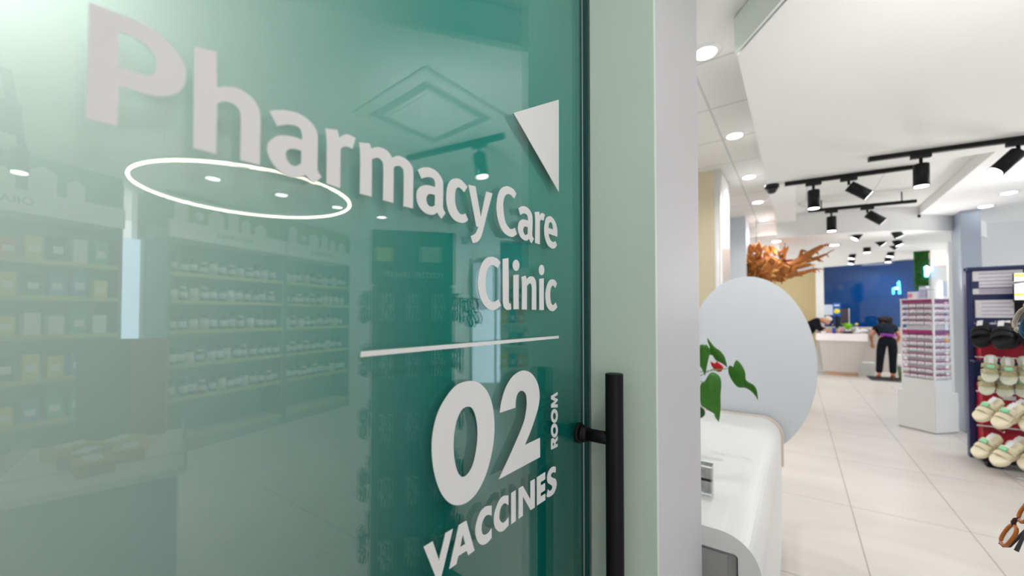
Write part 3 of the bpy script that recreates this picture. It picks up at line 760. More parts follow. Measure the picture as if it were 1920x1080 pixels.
for (x, y, z, lab) in ((-.19, 4.63, 2.70, 'black dome security camera on the white ceiling near the second rail'), (1.55, 8.65, 2.70, 'small black dome security camera near the sixth rail and moss wall')):
    t = thing('dome_camera', lab, 'security camera', (x, y, z))
    MB().lathe([(.055, -.03), (.062, -.028), (.062, 0)], M_blackp, n=28).build('base', t)
    MB().lathe([(.001, -.085), (.02, -.082), (.038, -.07), (.05, -.05), (.052, -.03)], mat('dome_glass', (.01, .01, .012), .08), n=28).build('dome', t)
sd = thing('smoke_detector', 'small white smoke detector on the tiled ceiling beyond the second rail', 'smoke detector', (.08, 6.0, 2.80))
MB().lathe([(.03, -.045), (.045, -.03), (.045, -.012)], M_gloss, n=24).build('head', sd)
MB().lathe([(.055, -.012), (.055, 0)], M_gloss, n=24).build('base', sd)
lp = thing('ceiling_panel_light', 'bright square LED panel in the far ceiling before the blue glass', 'ceiling light', (1.72, 12.95, 2.80))
MB().box((-.32, -.28, -.012), (.32, .28, 0), M_gloss).build('frame', lp)
MB().box((-.29, -.25, -.016), (.29, .25, -.0125), mat('panel_lens', (1, 1, 1), .3, emit=(1, .97, .9), es=4)).build('diffuser', lp)
lamp('SPOT', 'panel_lamp', (1.72, 12.95, 2.76), 60, (1, .97, .92), .2, (0, 0, 0), R(160), .8)

# ================================================================ CARVED WOOD SCULPTURE under the canopy
sc = thing('driftwood_sculpture', 'carved golden-brown wood creature head with branching horns hanging under the curved canopy', 'sculpture', (-.2, 7.12, 2.1))
rnd = random.Random(3)
skin('body', [[(-.46, .05, .08, .24), (-.24, .0, .07, .22), (-.02, -.02, .0, .15), (.12, -.05, -.04, .11), (.2, -.05, -.09, .07)], [(-.02, -.02, .0, .15), (.02, -.08, -.10, .09), (.06, -.1, -.15, .05)]], M_wood, sc, sub=2)
HORN = [[(.05, 0, .02, .085), (.18, -.02, .07, .065), (.30, -.03, .16, .052), (.40, -.05, .24, .04), (.50, -.06, .30, .026)],
        [(.18, -.02, .07, .055), (.30, .02, .11, .035), (.42, .03, .14, .028), (.54, .03, .19, .016)],
        [(.08, -.02, -.06, .05), (.22, -.05, -.08, .034), (.34, -.06, -.04, .024), (.43, -.06, -.02, .016)],
        [(.24, -.02, .12, .04), (.25, -.03, .2, .028), (.26, -.04, .27, .018)],
        [(.1, -.02, .03, .05), (.24, -.06, .03, .035), (.36, -.08, .045, .02)]]
for h in HORN:
    mb = MB(); mb.tube([(p[0], p[1], p[2]) for p in h], [p[3] for p in h], M_wood, n=9)
    for p in h[1:]:
        for _ in range(2):
            a = rnd.uniform(0, 2 * PI); q = Vector((p[0], p[1], p[2]))
            e = q + Vector((rnd.uniform(.02, .09), math.cos(a) * .05, math.sin(a) * .06))
            mb.tube([q, (q + e) / 2 + Vector((0, 0, .008)), e], [p[3] * .6, p[3] * .5, .006], M_wood if rnd.random() < .7 else M_woodlt, n=6)
    mb.build('horn', sc)
for i in range(95):
    a = rnd.uniform(-PI, PI); x = rnd.uniform(-.46, .06)
    rr = .225 * (1 - max(0, x + .15) * 1.6)
    q = Vector((x, .02 - abs(math.sin(a)) * rr * .95, .06 + math.cos(a) * rr * 1.05))
    dirv = Vector((rnd.uniform(-.4, .8), -rnd.uniform(.1, .7), q.z * 4 + rnd.uniform(-.6, .5))).normalized()
    L = rnd.uniform(.08, .17); side = dirv.cross(Vector((rnd.uniform(-1, 1), rnd.uniform(-1, 1), rnd.uniform(-1, 1)))).normalized()
    up = side.cross(dirv)
    T = Matrix((( *side, 0), (*dirv, 0), (*up, 0), (0, 0, 0, 1))).transposed(); T.translation = q
    w_ = L * rnd.uniform(.16, .26)
    MB().prism([(-w_ * .6, 0), (w_ * .6, 0), (w_, L * .55), (w_ * .3, L), (-w_ * .4, L * .9), (-w_, L * .5)], -.006, .006, M_woodlt if rnd.random() < .22 else M_wood, T).build('wood_chip', sc)
MB().lathe([(.001, -.014), (.014, -.006), (.014, .004), (.001, .012)], mat('red_eye', srgb(214, 30, 20), .2), Matrix.Translation((.06, -.15, -.02)) @ Matrix.Rotation(R(90), 4, 'X'), n=12).build('eye', sc)
for x, L in ((-.3, .79), (.06, .40)):
    MB().tube([(x, 0, .1), (x, 0, L)], .004, M_black).build('hanging_wire', sc)
rs = thing('red_sign', 'small red and white hanging sign behind the carved wood head', 'sign', (-.02, 8.6, 2.31))
MB().box((-.24, 0, -.11), (-.04, .02, .11), M_crimson).build('red_half', rs)
MB().box((-.04, 0, -.11), (.22, .02, .11), M_paper).build('white_half', rs)
MB().tube([(-.2, .01, .11), (-.2, .01, .19)], .004, M_black).tube([(.2, .01, .11), (.2, .01, .19)], .004, M_black).build('hanger', rs)

# ================================================================ BLUE GLASS PANEL, NEON, MOSS, RECEPTION
bp = thing('blue_glass_panel', 'tall glossy dark blue glass panel on the far wall behind the reception', 'glass panel', (.56, 13.56, 1.13))
MB().box((0, 0, 0), (1.86, .05, 1.64), M_blue).build('blue_pane', bp)
MB().box((-.05, .0, 0), (-.005, .05, 1.6), M_chrome).build('edge_post', bp)
nn = thing('neon_figure', 'small cyan neon figure glowing on the blue glass', 'neon sign', (2.0, 13.525, 2.07))
nn.scale = (.62, .62, .72)
nb = MB()
for a, b, r in (((-.10, 0, -.16), (-.10, 0, .05), .035), ((.08, 0, -.16), (.07, 0, .10), .04), ((-.1, 0, .03), (.06, 0, .07), .035), ((.07, 0, .1), (.05, 0, .24), .045), ((.05, 0, .24), (.09, 0, .25), .045)):
    nb.tube([a, b], r, M_cyan, n=10)
nb.build('neon_tube', nn)
MB().box((-.05, -.045, .01), (.03, -.03, .06), M_neonw).build('bright_core', nn)
ms = thing('moss_panel', 'green moss panel hanging high beside the blue glass', 'wall panel', (1.61, 9.38, 1.86))
MB().box((0, 0, 0), (.17, .06, .74), M_moss).build('moss', ms)
mv = MB(); rnd = random.Random(5)
for i in range(90):
    q = Vector((rnd.uniform(0, .17), -.005, rnd.uniform(.02, .72)))
    mv.lathe([(.001, -.016), (.016, -.004), (.012, .010), (.001, .016)], M_moss, Matrix.Translation(q), n=6)
o = mv.build('moss_tuft', ms); o['kind'] = 'stuff'
ns = thing('neon_sign', 'white glowing neon sign in front of the green moss', 'neon sign', (1.755, 9.325, 2.16))
ns.scale = (.62, .8, .68)
MB().prism([(-.05, -.12), (.0, -.13), (.03, -.04), (.09, .02), (.09, .09), (.03, .08), (-.01, .13), (-.06, .09), (-.05, 0)], 0, .02, M_neonw, XZ).build('neon_face', ns)
MB().prism([(-.06, -.14), (.01, -.15), (.04, -.05), (.1, .01), (.1, .1), (.03, .09), (-.01, .14), (-.07, .1), (-.06, 0)], .021, .03, M_cyan, XZ).build('neon_halo', ns)
MB().tube([(0, .03, 0), (0, .042, 0)], .01, M_black).build('bracket', ns)
pk = thing('pink_panel', 'pale pink backlit panel beside the moss, above the white cabinet', 'wall panel', (1.80, 9.36, 2.24))
MB().box((0, 0, 0), (.26, .05, .50), mat('pink_lightbox', srgb(250, 226, 222), .5, emit=(1, .82, .78), es=.35)).build('panel', pk)
MB().box((-.006, .0, -.004), (-.001, .05, .504), M_white).build('panel_frame', pk)
cb = thing('tall_cabinet', 'tall white cabinet with a lit niche between the medicine tower and moss', 'cabinet', (1.80, 9.40, 0))
MB().box((0, 0, 0), (.36, .30, 2.23), M_white).build('cabinet_body', cb, bevel=.004)
MB().box((.10, -.02, .9), (.125, -.001, 1.98), mat('lit_strip', (1, 1, 1), .3, emit=(.85, .92, 1), es=4)).build('light_strip', cb)
MB().box((.13, -.015, .9), (.34, -.002, 1.98), mat('niche_glass', srgb(196, 206, 232), .3)).build('niche_door', cb)
for k, z in enumerate((1.0, 1.2, 1.4, 1.6)):
    for j in range(2):
        c = [srgb(226, 170, 60), srgb(210, 220, 240), srgb(90, 110, 160), srgb(240, 240, 246)][(k + j) % 4]
        b = MB().box((-.035, -.03, 0), (.035, .0, .13), mat(f'carton_colour_{(k + j) % 4}', c, .5)).box((-.036, -.031, .09), (.036, .001, .10), M_paper).build('carton')
        b.location = (1.965 + j * .09, 9.352, z + .002); tag(b, f'carton on the {ORD[k]} niche level from below, {"inner" if j else "outer"} one, in the white cabinet', 'carton', 'cartons in the cabinet niche')
    MB().box((.13, -.06, z - .012), (.34, -.016, z), M_gloss).build('niche_shelf', cb)

dk = thing('reception_desk', 'curved reception desk with white top band and tapering taupe body', 'desk', (.83, 12.45, 0))
def dpoly(w, d, bow, n=14):
    return [(-w + 2 * w * i / n, -d / 2 - bow * math.cos(PI * (i / n - .5))) for i in range(n + 1)] + [(w, d / 2), (-w, d / 2)]
MB().prism(dpoly(.47, .6, .10), .83, 1.0, M_deskwhite).build('top_band', dk, bevel=.01)
a_ = dpoly(.42, .52, .09); b_ = dpoly(.33, .42, .07); n_ = len(a_)
mb = MB().add([(x, y, .829) for x, y in a_] + [(x, y, .09) for x, y in b_], [(i, (i + 1) % n_, n_ + (i + 1) % n_, n_ + i) for i in range(n_)] + [tuple(range(n_)), tuple(range(n_, 2 * n_))], M_taupe)
mb.build('body', dk)
MB().prism(dpoly(.30, .38, .06), 0, .088, M_kick).build('kick_base', dk)
def small(name, label, cat, loc, mb, rz=0):
    o = mb.build(name); o.location = loc; o.rotation_euler = (0, 0, rz); return tag(o, label, cat)
lp = thing('desk_plant', 'small bright green potted plant on the reception desk', 'plant', (.98, 12.40, 1.0))
MB().lathe([(.04, 0), (.055, .09), (.05, .09)], M_paper, n=16).build('pot', lp)
rnd = random.Random(9); mb = MB()
M_lime = mat('lime_leaf', srgb(140, 214, 20), .5, noise=.3, nscale=20)
for i in range(46):
    a = rnd.uniform(0, 2 * PI); e = Vector((math.cos(a) * rnd.uniform(.03, .16), math.sin(a) * rnd.uniform(.03, .12), rnd.uniform(.14, .26)))
    mb.tube([(0, 0, .09), e * .6 + Vector((0, 0, .05)), e], [.004, .018, .004], M_lime, n=5, flat=.3)
mb.build('foliage', lp)
MB().lathe([(.001, -.03), (.03, -.01), (.03, .01), (.001, .03)], mat('yellow_bloom', srgb(230, 206, 20), .5), Matrix.Translation((.15, -.02, .22)), n=10).build('flower', lp)
sg = thing('desk_sign', 'blue counter sign with a yellow dot standing on the reception desk', 'sign', (.79, 12.69, 1.002))
MB().tube([(0, 0, 0.013), (0, 0, .42)], .03, M_black, n=12).build('post', sg)
MB().lathe([(.05, 0), (.05, .012)], M_black, n=20).build('foot', sg)
MB().box((-.075, -.015, .40), (.075, .015, .74), mat('sign_blue', srgb(20, 92, 178), .4)).build('board', sg)
MB().lathe([(.06, -.003), (.06, .003)], mat('sign_yellow', srgb(236, 222, 30), .4), Matrix.Translation((0, -.019, .53)) @ Matrix.Rotation(R(90), 4, 'X'), n=24).build('yellow_dot', sg)
MB().box((-.05, -.018, .66), (.05, -.0155, .69), M_paper).build('white_line', sg)
small('notice_board', 'small pale grey board on the wall behind the bent clerk', 'board', (.66, 13.5, 1.44), MB().box((-.10, 0, 0), (.10, .05, .27), mat('pale_board', srgb(196, 206, 226), .4)).box((-.105, .01, -.005), (.105, .055, .275), M_chrome))
small('wall_poster', 'dark poster frame with silver edge beside the blue counter sign', 'poster', (1.0, 13.52, 1.14), MB().box((-.09, 0, 0), (.08, .03, .46), mat('dark_poster', srgb(60, 48, 56), .4, noise=.5, nscale=12)).box((.08, -.005, 0), (.10, .035, .47), M_chrome))
small('pen_cup', 'blue pen cup on the reception desk', 'cup', (.70, 12.13, 1.002), MB().lathe([(.036, 0), (.04, .13), (.034, .13), (.034, .02)], mat('cup_blue', srgb(30, 60, 160), .4), n=16))
small('bowl', 'small white bowl on the reception desk by the clerk', 'bowl', (.50, 12.15, 1.002), MB().lathe([(.03, 0), (.06, .045), (.055, .045), (.03, .01)], M_gloss, n=18))
small('magazine', 'flat red magazine at the end of the reception desk', 'magazine', (.44, 12.55, 1.002), MB().box((-.08, -.1, 0), (.08, .1, .015), M_crimson).box((-.078, -.098, .002), (.082, .098, .012), M_paper))
for i, (x, c) in enumerate(((.765, (210, 190, 60)), (.80, (226, 190, 214)), (.835, (214, 120, 130)))):
    small('marker_bottle', ['slim yellow bottle', 'slim pale pink bottle', 'slim rose bottle'][i] + ' in the row on the reception desk', 'bottle', (x, 12.24, 1.0), MB().lathe([(.016, 0), (.016, .09), (.008, .105), (.008, .13)], mat(f'bottle_tint_{i}', srgb(*c), .4), n=12))
small('card_reader', 'black card reader lying on the reception desk', 'card reader', (.95, 12.20, 1.002), MB().box((-.09, -.05, 0), (.09, .05, .03), M_blackp).box((-.06, -.03, .031), (.02, .03, .05), M_black).box((.03, -.03, .031), (.07, .03, .06), M_black), .2)
small('sanitiser_bottle', 'white pump bottle beside the green plant on the reception desk', 'bottle', (1.14, 12.35, 1.0), MB().lathe([(.03, 0), (.03, .1), (.012, .12), (.012, .15)], M_gloss, n=14).box((-.04, -.006, .15), (.014, .006, .162), M_gloss))
small('folded_cloth', 'crumpled white cloth at the free end of the reception desk', 'cloth', (1.19, 12.26, 1.004), MB().tube([(-.14, 0, .02), (-.04, .01, .05), (.04, -.01, .075), (.12, 0, .07)], [.02, .045, .05, .03], M_paper, n=10, flat=.7))
small('floor_mat', 'dark floor mat beside the reception desk under the bending person', 'mat', (1.62, 12.15, 0), MB().box((-.32, -.42, 0), (.42, .30, .012), mat('mat_grey', srgb(70, 70, 72), .9)).box((-.30, -.40, .012), (.40, .28, .015), mat('mat_dark', srgb(54, 54, 56), .95)))
bn = thing('waste_bin', 'small green bin beside the bending person', 'bin', (1.93, 12.25, 0))
MB().lathe([(.11, 0), (.14, .30), (.13, .30), (.105, .02)], mat('bin_green', srgb(150, 180, 126), .5), n=20).build('bucket', bn)
MB().lathe([(.142, .29), (.147, .30), (.142, .31)], M_gloss, n=20).build('rim', bn)
small('white_carton', 'low white box on the floor between desk and bending person', 'box', (1.33, 12.75, 0), MB().box((-.14, -.14, 0), (.14, .14, .3), M_white).box((-.15, -.15, .18), (.15, .15, .21), M_gloss))
small('white_carton', 'white box on the floor behind the bending person and green bin', 'box', (1.98, 12.7, 0), MB().box((-.2, -.18, 0), (.2, .18, .52), M_white).box((-.21, -.19, .44), (.21, .19, .47), M_gloss))

# ================================================================ PEOPLE
def hand(wx, wy, wz, dx, dy, dz, sp):
    """palm and five fingers from the wrist along d, spread along sp"""
    d = Vector((dx, dy, dz)).normalized(); s = Vector(sp).normalized(); w0 = Vector((wx, wy, wz))
    pm = w0 + d * .06
    ch = [[(wx, wy, wz, .026), (*pm, .028)]]
    n_ = d.cross(s)
    for i, (o, L) in enumerate(((-.027, .065), (-.009, .078), (.009, .072), (.027, .055))):
        k = pm + s * o + d * .028
        ch.append([(*pm, .028), (*k, .010), (*(k + d * L * .55 + n_ * .006), .009), (*(k + d * L + n_ * .022), .0075)])
    th = w0 + d * .03 - s * .034
    ch.append([(*pm, .028), (*th, .011), (*(th + d * .035 - s * .016), .0095), (*(th + d * .06 - s * .014), .008)])
    return ch
# person bending over, seen from behind
p2 = thing('person', 'person in black bending forward by the blue glass, seen from behind', 'person', (1.62, 12.12, .016))
PV = (0, 0, .86, .11); CH = (0, .22, 1.13, .11); NK = (0, .33, 1.22, .055); HD = (.02, .42, 1.30, .08); H2 = (.02, .49, 1.25, .072)
body = [[PV, (0, .09, .99, .11), CH, (0, .30, 1.19, .07), HD, H2],
        [CH, (-.15, .22, 1.13, .055), (-.26, .10, .95, .042), (-.22, .32, .80, .032), (-.20, .40, .76, .026)],
        [CH, (.15, .23, 1.13, .055), (.24, .20, .93, .042), (.21, .38, .80, .032), (.19, .45, .77, .026)],
        [PV, (-.09, 0, .81, .085), (-.12, .02, .45, .055), (-.15, -.04, .09, .04), (-.15, .08, .04, .036)],
        [PV, (.09, 0, .81, .085), (.09, .03, .45, .055), (.08, -.02, .09, .04), (.09, .10, .04, .036)]]
body += hand(-.20, .40, .76, .1, .6, -.6, (1, 0, .1)) + hand(.19, .45, .77, -.1, .6, -.6, (-1, 0, .1))
skin('body', body, M_skin2, p2)
skin('trousers', [[(0, -.005, .85, .135), (0, .05, .92, .13)], [(0, -.005, .85, .135), (-.09, -.005, .80, .10), (-.12, .015, .45, .075), (-.15, -.035, .10, .062)], [(0, -.005, .85, .135), (.09, -.005, .80, .10), (.09, .025, .45, .075), (.08, -.015, .10, .062)]], M_cloth, p2)
skin('shirt', [[(0, .0, .88, .155), (0, .10, .99, .145), (0, .21, 1.12, .135), (0, .30, 1.19, .085)], [(0, .21, 1.12, .135), (-.155, .215, 1.13, .075), (-.215, .155, 1.03, .062)], [(0, .21, 1.12, .135), (.155, .225, 1.13, .075), (.205, .215, 1.03, .062)]], M_clothblue, p2)
band = skin('waist_print', [[(-.13, -.055, .985, .026), (-.05, -.085, .975, .03), (.06, -.085, .965, .03), (.15, -.05, .955, .024)]], mat('purple_print', srgb(128, 36, 150), .6, noise=.8, nscale=30), p2, sub=1)
tag(band, 'purple and blue patterned band across the lower back')
skin('hair', [[(.02, .28, 1.23, .10), (.02, .36, 1.31, .115), (.02, .44, 1.33, .11), (.02, .50, 1.25, .09), (.02, .52, 1.12, .05)], [(.02, .36, 1.31, .115), (-.07, .38, 1.24, .075)], [(.02, .36, 1.31, .115), (.11, .38, 1.24, .075)]], M_hair, p2)
for sx, oy in ((-.15, -.04), (.085, -.02)):
    skin('shoe', [[(sx, oy - .03, .045, .042), (sx, oy + .06, .045, .044), (sx, oy + .16, .036, .034)]], M_shoe, p2, sub=1)
fc = MB()
fc.lathe([(.001, -.02), (.012, -.01), (.008, .012), (.001, .02)], M_skin2, Matrix.Translation((.02, .575, 1.25)), n=10)
for s in (-1, 1):
    fc.lathe([(.001, -.012), (.011, 0), (.001, .012)], M_skin2, Matrix.Translation((.02 + s * .080, .46, 1.28)), n=8)
fc.build('face', p2)

# clerk leaning on the desk
p1 = thing('person', 'person in black leaning over the reception desk with head bowed', 'person', (.12, 12.62, 0))
PV = (0, 0, .92, .12); CH = (.24, -.04, 1.27, .13); HD = (.46, -.08, 1.29, .088)
body = [[PV, (.10, -.02, 1.10, .12), CH, (.34, -.05, 1.31, .065), HD, (.52, -.09, 1.22, .07)],
        [CH, (.26, -.21, 1.27, .062), (.30, -.34, 1.09, .045), (.46, -.34, 1.045, .034), (.50, -.335, 1.04, .028)],
        [CH, (.26, .14, 1.27, .062), (.34, .20, 1.09, .045), (.42, .12, 1.05, .034), (.45, .10, 1.045, .028)],
        [PV, (.02, -.10, .86, .09), (.12, -.12, .48, .06), (.0, -.12, .09, .042), (.12, -.12, .04, .036)],
        [PV, (.02, .10, .86, .09), (.10, .12, .48, .06), (-.04, .12, .09, .042), (.08, .12, .04, .036)]]
body += hand(.50, -.335, 1.04, 1, .05, -.05, (0, 1, 0)) + hand(.45, .10, 1.045, 1, -.3, -.05, (0, -1, 0))
skin('body', body, M_skin, p1)
skin('jacket', [[(.02, 0, .92, .15), (.10, -.02, 1.10, .155), (.24, -.04, 1.27, .165), (.32, -.05, 1.30, .095)], [(.24, -.04, 1.27, .165), (.26, -.22, 1.27, .085), (.30, -.35, 1.09, .066), (.40, -.345, 1.06, .055)], [(.24, -.04, 1.27, .165), (.26, .15, 1.27, .085), (.34, .21, 1.09, .066), (.44, .13, 1.07, .055)]], M_cloth, p1)
skin('trousers', [[(0, 0, .90, .148), (.03, 0, .98, .145)], [(0, 0, .90, .148), (.02, -.10, .85, .11), (.12, -.12, .48, .08), (0, -.12, .10, .062)], [(0, 0, .90, .148), (.02, .10, .85, .11), (.10, .12, .48, .08), (-.04, .12, .10, .062)]], M_cloth, p1)
skin('hair', [[(.42, -.08, 1.375, .06), (.50, -.085, 1.36, .07), (.56, -.09, 1.29, .055)]], M_hairgrey, p1)
for y in (-.12, .12):
    skin('shoe', [[(-.04, y, .045, .042), (.05, y, .045, .044), (.15, y, .036, .034)]], M_shoeblack, p1, sub=1)
fc = MB()
fc.lathe([(.001, -.02), (.013, -.01), (.009, .012), (.001, .02)], M_skin, Matrix.Translation((.575, -.095, 1.20)) , n=10)
for s in (-1, 1):
    fc.lathe([(.001, -.014), (.012, 0), (.001, .014)], M_skin, Matrix.Translation((.47, -.08 + s * .092, 1.28)), n=8)
fc.build('face', p1)
sp = MB()
for s in (-1, 1):
    sp.tube([(.585 + .028 * math.cos(a) * .4, -.095 + s * .034 + .026 * math.cos(a), 1.245 + .022 * math.sin(a)) for a in [2 * PI * i / 14 for i in range(14)]], .005, M_blackp, n=5, closed=True)
    sp.tube([(.575, -.095 + s * .06, 1.25), (.47, -.08 + s * .097, 1.30)], .004, M_blackp, n=5)
sp.build('spectacles', p1)

# ================================================================ MEDICINE TOWER on its plinth
TW = (1.325, 6.83, 0); TRZ = R(47)
pb = thing('display_plinth', 'white square plinth on the floor under the medicine tower', 'plinth', TW, TRZ)
MB().box((0, 0, .012), (.37, .40, .48), M_white).build('plinth_body', pb, bevel=.005)
MB().box((.01, .01, 0), (.36, .39, .012), M_grey).build('foot', pb)
tw = thing('medicine_tower', 'white four-sided display tower of small medicine boxes on the square plinth', 'display stand', (TW[0], TW[1], .482), TRZ)
x0, y0, x1, y1 = .045, .03, .30, .36
MB().box((x0 + .03, y0 + .03, .01), (x1 - .03, y1 - .03, 1.14), M_paper).build('core', tw)
MB().box((x0 - .01, y0 - .01, 0), (x1 + .01, y1 + .01, .16), M_white).build('skirt', tw)
MB().box((x0 - .012, y0 - .012, 1.14), (x1 + .012, y1 + .012, 1.155), M_white).build('top_board', tw)
for a, b in ((x0, y0), (x0, y1), (x1, y0), (x1, y1)):
    MB().box((a - .008, b - .008, .16), (a + .008, b + .008, 1.14), M_gloss).build('corner_post', tw)
for nm, z in (('header', 1.105), ('header', .715)):
    MB().box((x0 - .004, y0 + .01, z), (x0 + .02, y1 - .01, z + .045), M_magenta).build(nm, tw)
    MB().box((x0 + .01, y0 - .004, z), (x1 - .01, y0 + .02, z + .045), mat('violet_print', srgb(112, 24, 110), .5)).build(nm, tw)
ZR = [1.045, .975, .90, .83, .66, .575, .50, .42, .335, .245, .17]
bx = thing('medicine_box', 'x', 'box')
MB().box((-.02, -.034, 0), (.02, .034, .046), M_paper).build('carton', bx)
MB().box((-.0208, -.0345, .036), (.0205, .0345, .0465), M_magenta).build('coloured_top', bx)
MB().box((-.0206, -.026, .010), (-.0202, .018, .018), mat('grey_print', srgb(170, 160, 176), .6)).build('print_line', bx)
PB = Proto(bx)
MT = Matrix.Translation((TW[0], TW[1], .482)) @ Matrix.Rotation(TRZ, 4, 'Z')
for k, z in enumerate(ZR):
    MB().box((x0 - .012, y0 + .01, z - .006), (x0 + .03, y1 - .01, z), M_acryl).build('shelf', tw)
    MB().box((x0 + .01, y0 - .012, z - .006), (x1 - .01, y0 + .03, z), M_acryl).build('shelf', tw)
    for j in range(4):
        q = MT @ Vector((x0 + .009, y0 + .047 + j * .0785, z + .0005))
        PB.place(q, (0, 0, TRZ), f'medicine box on broad tower face, {ORD[k]} row down, {ORD[j]} from the front corner', 'medicine boxes on the tower')
    for j in range(3):
        q = MT @ Vector((x0 + .045 + j * .078, y0 + .009, z + .0005))
        PB.place(q, (0, 0, TRZ + PI / 2), f'medicine box on narrow tower face, {ORD[k]} row down, {ORD[j]} from the front corner', 'medicine boxes on the tower')
small('medicine_carton', 'white and pink carton standing on top of the medicine tower', 'box', MT @ Vector((.09, .25, 1.156)), MB().box((-.03, -.05, 0), (.03, .05, .085), M_paper).box((-.031, 0, .01), (.03, .051, .06), mat('pink_print', srgb(232, 130, 160), .5)), TRZ)
small('tall_carton', 'tall lilac-grey carton on top of the medicine tower', 'box', MT @ Vector((.10, .15, 1.156)), MB().box((-.03, -.035, 0), (.03, .035, .15), mat('lilac_card', srgb(188, 186, 214), .5)).box((-.031, -.03, .11), (.03, .03, .13), M_paper), TRZ)
small('white_jar', 'white plastic jar on top of the medicine tower', 'jar', MT @ Vector((.10, .075, 1.156)), MB().lathe([(.035, 0), (.038, .01), (.038, .09), (.03, .1), (.033, .1), (.033, .125)], M_paper, n=20))

# ================================================================ SANDAL RACK
gd = thing('sandal_rack', 'navy shop rack with size charts on its header and hanging sandals', 'display rack', (1.40, 5.95, 0))
MB().box((.0, .02, .05), (1.3, .06, 1.88), M_navy).build('back_panel', gd)
MB().box((-.01, .0, 0), (.03, .07, 1.90), M_navy).build('upright', gd)
MB().box((1.28, .0, 0), (1.31, .07, 1.90), M_navy).build('upright', gd)
MB().box((-.01, -.03, 1.875), (1.31, .07, 1.905), M_navy).build('top_rail', gd)
MB().box((0, -.30, .05), (1.3, .02, .09), M_blackp).build('base_shelf', gd)
MB().box((.03, -.29, 0), (.13, -.22, .05), M_black).build('foot', gd)
M_chart = mat('printed_chart', (.92, .90, .97), .5, noise=.06, nscale=45)
for (a, z0, b, z1) in ((.035, 1.70, .36, 1.865), (.035, 1.635, .36, 1.69), (.05, 1.40, .33, 1.575), (.40, 1.42, 1.25, 1.85)):
    c = MB().box((a, -.004, z0), (b, .019, z1), M_chart)
    for i in range(4):
        zz = z0 + (z1 - z0) * (i + .7) / 4.6
        c.box((a + .04, -.0055, zz), (b - .03 - .02 * (i % 2), -.0045, zz + .006), mat('chart_line', srgb(168, 150, 190), .5))
    c.build('size_chart', gd)
MB().box((.02, -.008, 1.70), (.075, -.0045, 1.765), M_navy).build('header_tab', gd)
MB().box((.30, -.01, 1.36), (.42, .018, 1.56), M_black).build('screen_mount', gd)
scn = thing('price_screen', 'bright white and yellow promotional screen clipped on the sandal rack header', 'screen', (1.66, 5.80, 1.55))
MB().box((0, 0, 0), (.26, .03, .27), M_blackp).build('screen_body', scn)
MB().box((.003, -.004, .02), (.257, -.0005, .268), mat('screen_white', (1, 1, 1), .4, emit=(.95, 1, .96), es=.9)).build('screen_face', scn)
for z in (.055, .235):
    MB().box((.003, -.006, z), (.257, -.0045, z + .028), mat('screen_yellow', (1, .85, .1), .4, emit=(1, .85, .12), es=.8)).build('yellow_bar', scn)
MB().box((.10, .03, .1), (.16, .14, .16), M_black).build('arm', scn)
for k, (z0, z1) in enumerate(((.092, .36), (.362, .56), (.562, .765))):
    for j in range(3):
        b = thing('shoe_box', f'crimson shoe box on the sandal rack, {ORD[k]} level up, {ORD[j]} from the grey pillar', 'box', (1.445 + j * .34, 5.80, z0), 0, 'crimson shoe boxes')
        MB().box((0, 0, 0), (.33, .148, (z1 - z0) - .055), M_crimson).build('box_body', b)
        MB().box((-.004, -.006, (z1 - z0) - .055), (.334, .148, (z1 - z0) - .004), mat('crimson_lid', srgb(150, 8, 36), .5)).build('lid', b)
        MB().box((.13, -.002, .06), (.21, -.0005, .1), M_paper).build('label', b)
for j in range(2):
    b = thing('shoe_box', f'wide crimson box behind the black sandals, {ORD[j]} from the grey pillar', 'box', (1.45 + j * .46, 5.836, .982), 0, 'crimson shoe boxes')
    MB().box((0, 0, 0), (.45, .128, .13), M_crimson).build('box_body', b)
    MB().box((-.004, -.005, .13), (.454, .129, .18), mat('crimson_lid', srgb(150, 8, 36), .5)).build('lid', b)
MB().box((.0, -.15, .965), (1.3, .02, .98), M_navy).build('shelf', gd)
def outline(L, w0, w1):
    return smooth_loop([(-w0, L * .3), (-w0 * .86, 0), (-w1, -L * .42), (-w1 * .7, -L * .62), (0, -L * .70), (w1 * .75, -L * .60), (w1 * 1.05, -L * .38), (w0 * .92, 0), (w0, L * .3), (w0 * .6, L * .42), (0, L * .45), (-w0 * .6, L * .42)], 3)
def sandal(ms, mst, pattern=None, thick=.034, clip=True):
    r = thing('sandal', 'x', 'sandal')
    MB().prism(outline(.21, .038, .047), -.004, thick, ms, smooth=True).build('sole', r, bevel=.008)
    ins = MB().prism(outline(.20, .033, .042), thick + .0005, thick + .003, pattern or ms, smooth=True).build('footbed', r)
    for y, h in ((-.055, .045), (-.005, .05)):
        pts = [(.048 * math.cos(a), y, thick * .6 + h * math.sin(a)) for a in [PI * i / 10 for i in range(11)]]
        MB().tube(pts, .006, mst, n=8).tube([(p[0], p[1] + .012, p[2]) for p in pts], .0062, mst, n=8).tube([(p[0], p[1] - .012, p[2]) for p in pts], .0062, mst, n=8).build('strap', r)
    if clip: MB().box((-.022, -.035, thick + .036), (.022, -.005, thick + .056), M_greentag).build('hanger_clip', r, bevel=.004)
    MB().box((-.014, -.0, thick + .03), (.014, .075, thick + .034), M_paper).build('paper_tag', r)
    return r
def orient(toe, top):
    y = -Vector(toe).normalized(); z = Vector(top); z = (z - y * z.dot(y)).normalized(); x = y.cross(z)
    return Matrix((x, y, z)).transposed().to_euler()
PC = Proto(sandal(M_cream, M_cream)); PK = Proto(sandal(M_shoeblack, M_shoeblack, thick=.03, clip=False))
